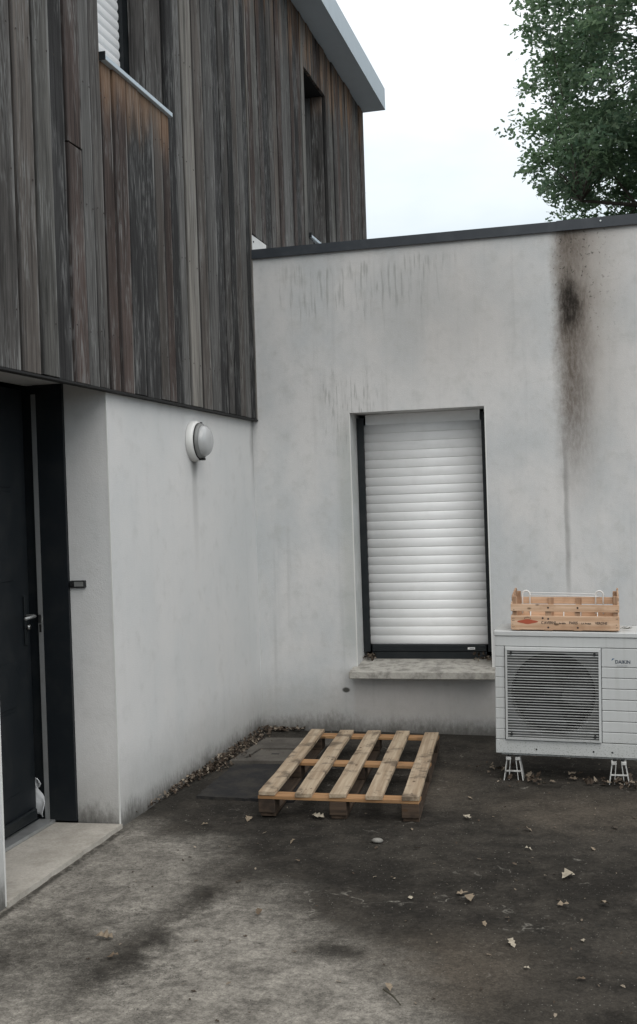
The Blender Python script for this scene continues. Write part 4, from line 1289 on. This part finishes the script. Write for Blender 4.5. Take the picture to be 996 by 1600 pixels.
SM = [
    ((1.52, -2.50), TAN, 'small dry leaf on dark asphalt a step to the side of the light stone'),
    ((1.45, -2.22), TAN, 'small dry leaf beside the near pallet corner closest to the heat pump'),
    ((2.30, -2.40), TAN, 'small dry leaf out in front of the lettered end of the heat pump'),
    ((1.60, -3.13), PALE, 'small pale leaf where the dark asphalt meets the worn pale concrete'),
    ((1.92, -3.36), TAN, 'small dry leaf between the tan lobed leaf and the brown earthy patch'),
    ((2.28, -3.45), PALE, 'small pale leaf nearest in front of the broad flat beige leaf'),
    ((2.10, -3.72), PALE, 'small pale leaf on the near side of the brown earthy patch'),
    ((2.28, -3.78), BRN, 'small brown leaf nearest the camera at the edge of the dark yard'),
    ((1.66, -1.62), TAN, 'small dry leaf alongside the long outer board of the pallet'),
    ((2.40, -2.05), DRK, 'small dark leaf near the litter at the lettered end foot of the heat pump'),
    ((0.75, -2.36), TAN, 'small dry leaf on the dark asphalt before the pallet corner by the drain cover'),
    ((0.40, -2.25), TAN, 'small dry leaf on the asphalt between the doorstep and the drain cover'),
    ((1.02, -2.74), BRN, 'small brown leaf alone on the dark band in the middle of the yard'),
    ((0.85, -3.05), DRK, 'small dark leaf at the upper end of the damp trail'),
]
for i, (p, c, lb) in enumerate(SM):
    o = link('fallen_leaf', small_me[i % 5], None, (p[0], p[1], gz(*p) + 0.005))
    s_ = rr.uniform(0.45, 0.85)
    o.scale = (s_, s_, s_); o.rotation_euler = (rr.gauss(0, 0.2), rr.gauss(0, 0.2), rr.uniform(0, 6.28))
    o.color = (*c, 1)
    tag(o, lb, 'leaf', 'single dry leaves fallen on the yard')
o = MB().tube([(1.66, -3.99, 0.012), (1.70, -4.03, 0.010), (1.735, -4.085, 0.008)], [0.0035, 0.003, 0.002], 5).build('twig', 'sprig')
tag(o, 'thin dark twig next to a curled leaf on the near yard', 'twig')
st = MB().lathe([(0.001, -0.004), (0.024, 0.0), (0.027, 0.007), (0.018, 0.014), (0.001, 0.016)], (1.321, -2.422, 0.0), 'z', 12)
st.v = [(1.321 + (a - 1.321) * 1.05, -2.422 + (b + 2.422) * 0.8, c) for a, b, c in st.v]
tag(st.build('pebble', 'stone', smooth=True), 'smooth light stone lying in front of the pallet', 'stone')
# dry sprig on the heat pump lid
sp_ = MB()
tb = cb + Vector((CW + 0.004, 0.10, 0.004 - 0.012))
for k in range(16):
    a = rr.uniform(-0.6, 0.6)
    st_ = tb + Vector((0.045 * rr.random(), rr.gauss(0, 0.012), 0.004))
    sp_.bar(st_, st_ + Vector((0.03 * math.cos(a), 0.03 * math.sin(a), rr.uniform(0, 0.018))), 0.0012, 4, 0.0004)
tag(sp_.build('dry_sprig', 'sprig'), 'dark dry sprig on the heat pump lid beside the crate', 'sprig')

# ------------------------------------------------------------------ tree beyond the annex roof
def build_tree():
    TC = np.array([5.0, 9.6, 6.95]); RX, RY, RZ = 3.85, 3.6, 4.2
    t = thing('oak_tree', 'large leafy green oak rising beyond the annex roof', 'tree', (5.2, 9.8, 0))
    base = Vector((5.2, 9.8, 0))
    rng = np.random.default_rng(4)
    C_ = []
    while len(C_) < 1750:
        p = rng.uniform(-1, 1, 3)
        r = (np.abs(p) ** 2.1).sum() ** (1 / 2.1)
        q = TC + p * np.array([RX, RY, RZ if p[2] > 0 else 2.1])
        nz = mnoise.noise(Vector(q * 0.75)); lump = 0.97 + 0.17 * nz
        if r > lump or r < 0.30: continue
        if mnoise.noise(Vector(q * 0.55 + 7)) > 0.27: continue
        C_.append(q)
    C_ = np.array(C_)
    # trunk and limbs
    tr = MB()
    tr.tube([(0, 0, -0.1), (0.05, 0.02, 1.2), (-0.05, 0, 3.0), (0.0, 0.05, 5.0), (0.1, 0, 7.5), (0.0, 0, 10.5)], [0.36, 0.29, 0.25, 0.21, 0.13, 0.04], 12)
    tr.build('trunk', 'bark', t, smooth=True)
    rl = random.Random(3)
    nodes = []
    for k in range(13):
        a = k * 2.4; z0 = 4.6 + 0.36 * k
        d = Vector((math.cos(a), math.sin(a), rl.uniform(0.0, 0.6))).normalized()
        Ln = rl.uniform(2.0, 2.9) * (1.0 if k < 9 else 0.7)
        p0 = Vector((0.0, 0.02, z0)); pts = [p0]
        for i in range(1, 6):
            pts.append(p0 + d * Ln * i / 5 + Vector((rl.gauss(0, 0.1), rl.gauss(0, 0.1), -0.06 * i * i / 5 + rl.gauss(0, 0.08))))
        lb = MB().tube(pts, [0.10, 0.085, 0.065, 0.05, 0.035, 0.02], 7)
        nodes += pts[2:]
        lb.build('limb', 'bark', t, smooth=True)
    tw = MB()
    na = np.array([tuple(p + base) for p in nodes])
    for q in C_[::3]:
        i = int(((na - q) ** 2).sum(1).argmin())
        a, b = na[i], q
        mid = (a + b) / 2 + rl.gauss(0, 0.06)
        tw.tube([tuple(Vector(a) - base), tuple(Vector(mid) - base), tuple(Vector(b) - base)], [0.016, 0.010, 0.004], 4, cap=False)
    o = tw.build('twigs', 'bark', t); o['kind'] = 'stuff'
    # leaves
    NL = 72
    n = len(C_) * NL
    spread = rng.uniform(0.22, 0.40, len(C_))
    dv = rng.normal(0, 1, (n, 3)); dv /= np.linalg.norm(dv, axis=1)[:, None]
    cen = np.repeat(C_, NL, 0) + dv * (rng.uniform(0, 1, n) ** 0.5)[:, None] * np.repeat(spread, NL)[:, None] * np.array([1, 1, 0.7])
    outl = np.array([(0, 0, 0), (0.25, 0.20, 0.02), (0.45, 0.12, 0.0), (0.68, 0.27, 0.04), (1, 0, -0.04), (0.68, -0.27, 0.04), (0.45, -0.12, 0.0), (0.25, -0.20, 0.02)])
    d = rng.normal(0, 1, (n, 3)); d[:, 2] = d[:, 2] * 0.5 - 0.25; d /= np.linalg.norm(d, axis=1)[:, None]
    nn = rng.normal(0, 0.6, (n, 3)) + np.array([0, 0, 0.8]); nn -= d * (nn * d).sum(1)[:, None]; nn /= np.linalg.norm(nn, axis=1)[:, None]
    s_ = np.cross(nn, d)
    L = rng.uniform(0.075, 0.125, n)
    P = cen[:, None, :] + L[:, None, None] * (outl[None, :, 0:1] * d[:, None] + outl[None, :, 1:2] * s_[:, None] + outl[None, :, 2:3] * nn[:, None])
    P = P - np.array(tuple(base))
    vs = P.reshape(-1, 3)
    tmpl = np.array([[0, 1, 2, 6], [0, 6, 7, 0], [2, 3, 5, 6], [3, 4, 5, 3]])
    me = bpy.data.meshes.new('crown')
    quads = [(0, 1, 2), (0, 2, 6), (0, 6, 7), (2, 3, 5), (2, 5, 6), (3, 4, 5)]
    F = (np.arange(n)[:, None, None] * 8 + np.array(quads)[None]).reshape(-1, 3)
    me.vertices.add(len(vs)); me.vertices.foreach_set('co', vs.ravel().astype(np.float32))
    nf = len(F)
    me.loops.add(nf * 3); me.loops.foreach_set('vertex_index', F.ravel().astype(np.int32))
    me.polygons.add(nf); me.polygons.foreach_set('loop_start', (np.arange(nf) * 3).astype(np.int32))
    me.polygons.foreach_set('loop_total', np.full(nf, 3, np.int32))
    me.update(calc_edges=True)
    me.materials.append(MAT['tree_leaf'])
    o = link('crown', me, t); o['kind'] = 'stuff'
build_tree()
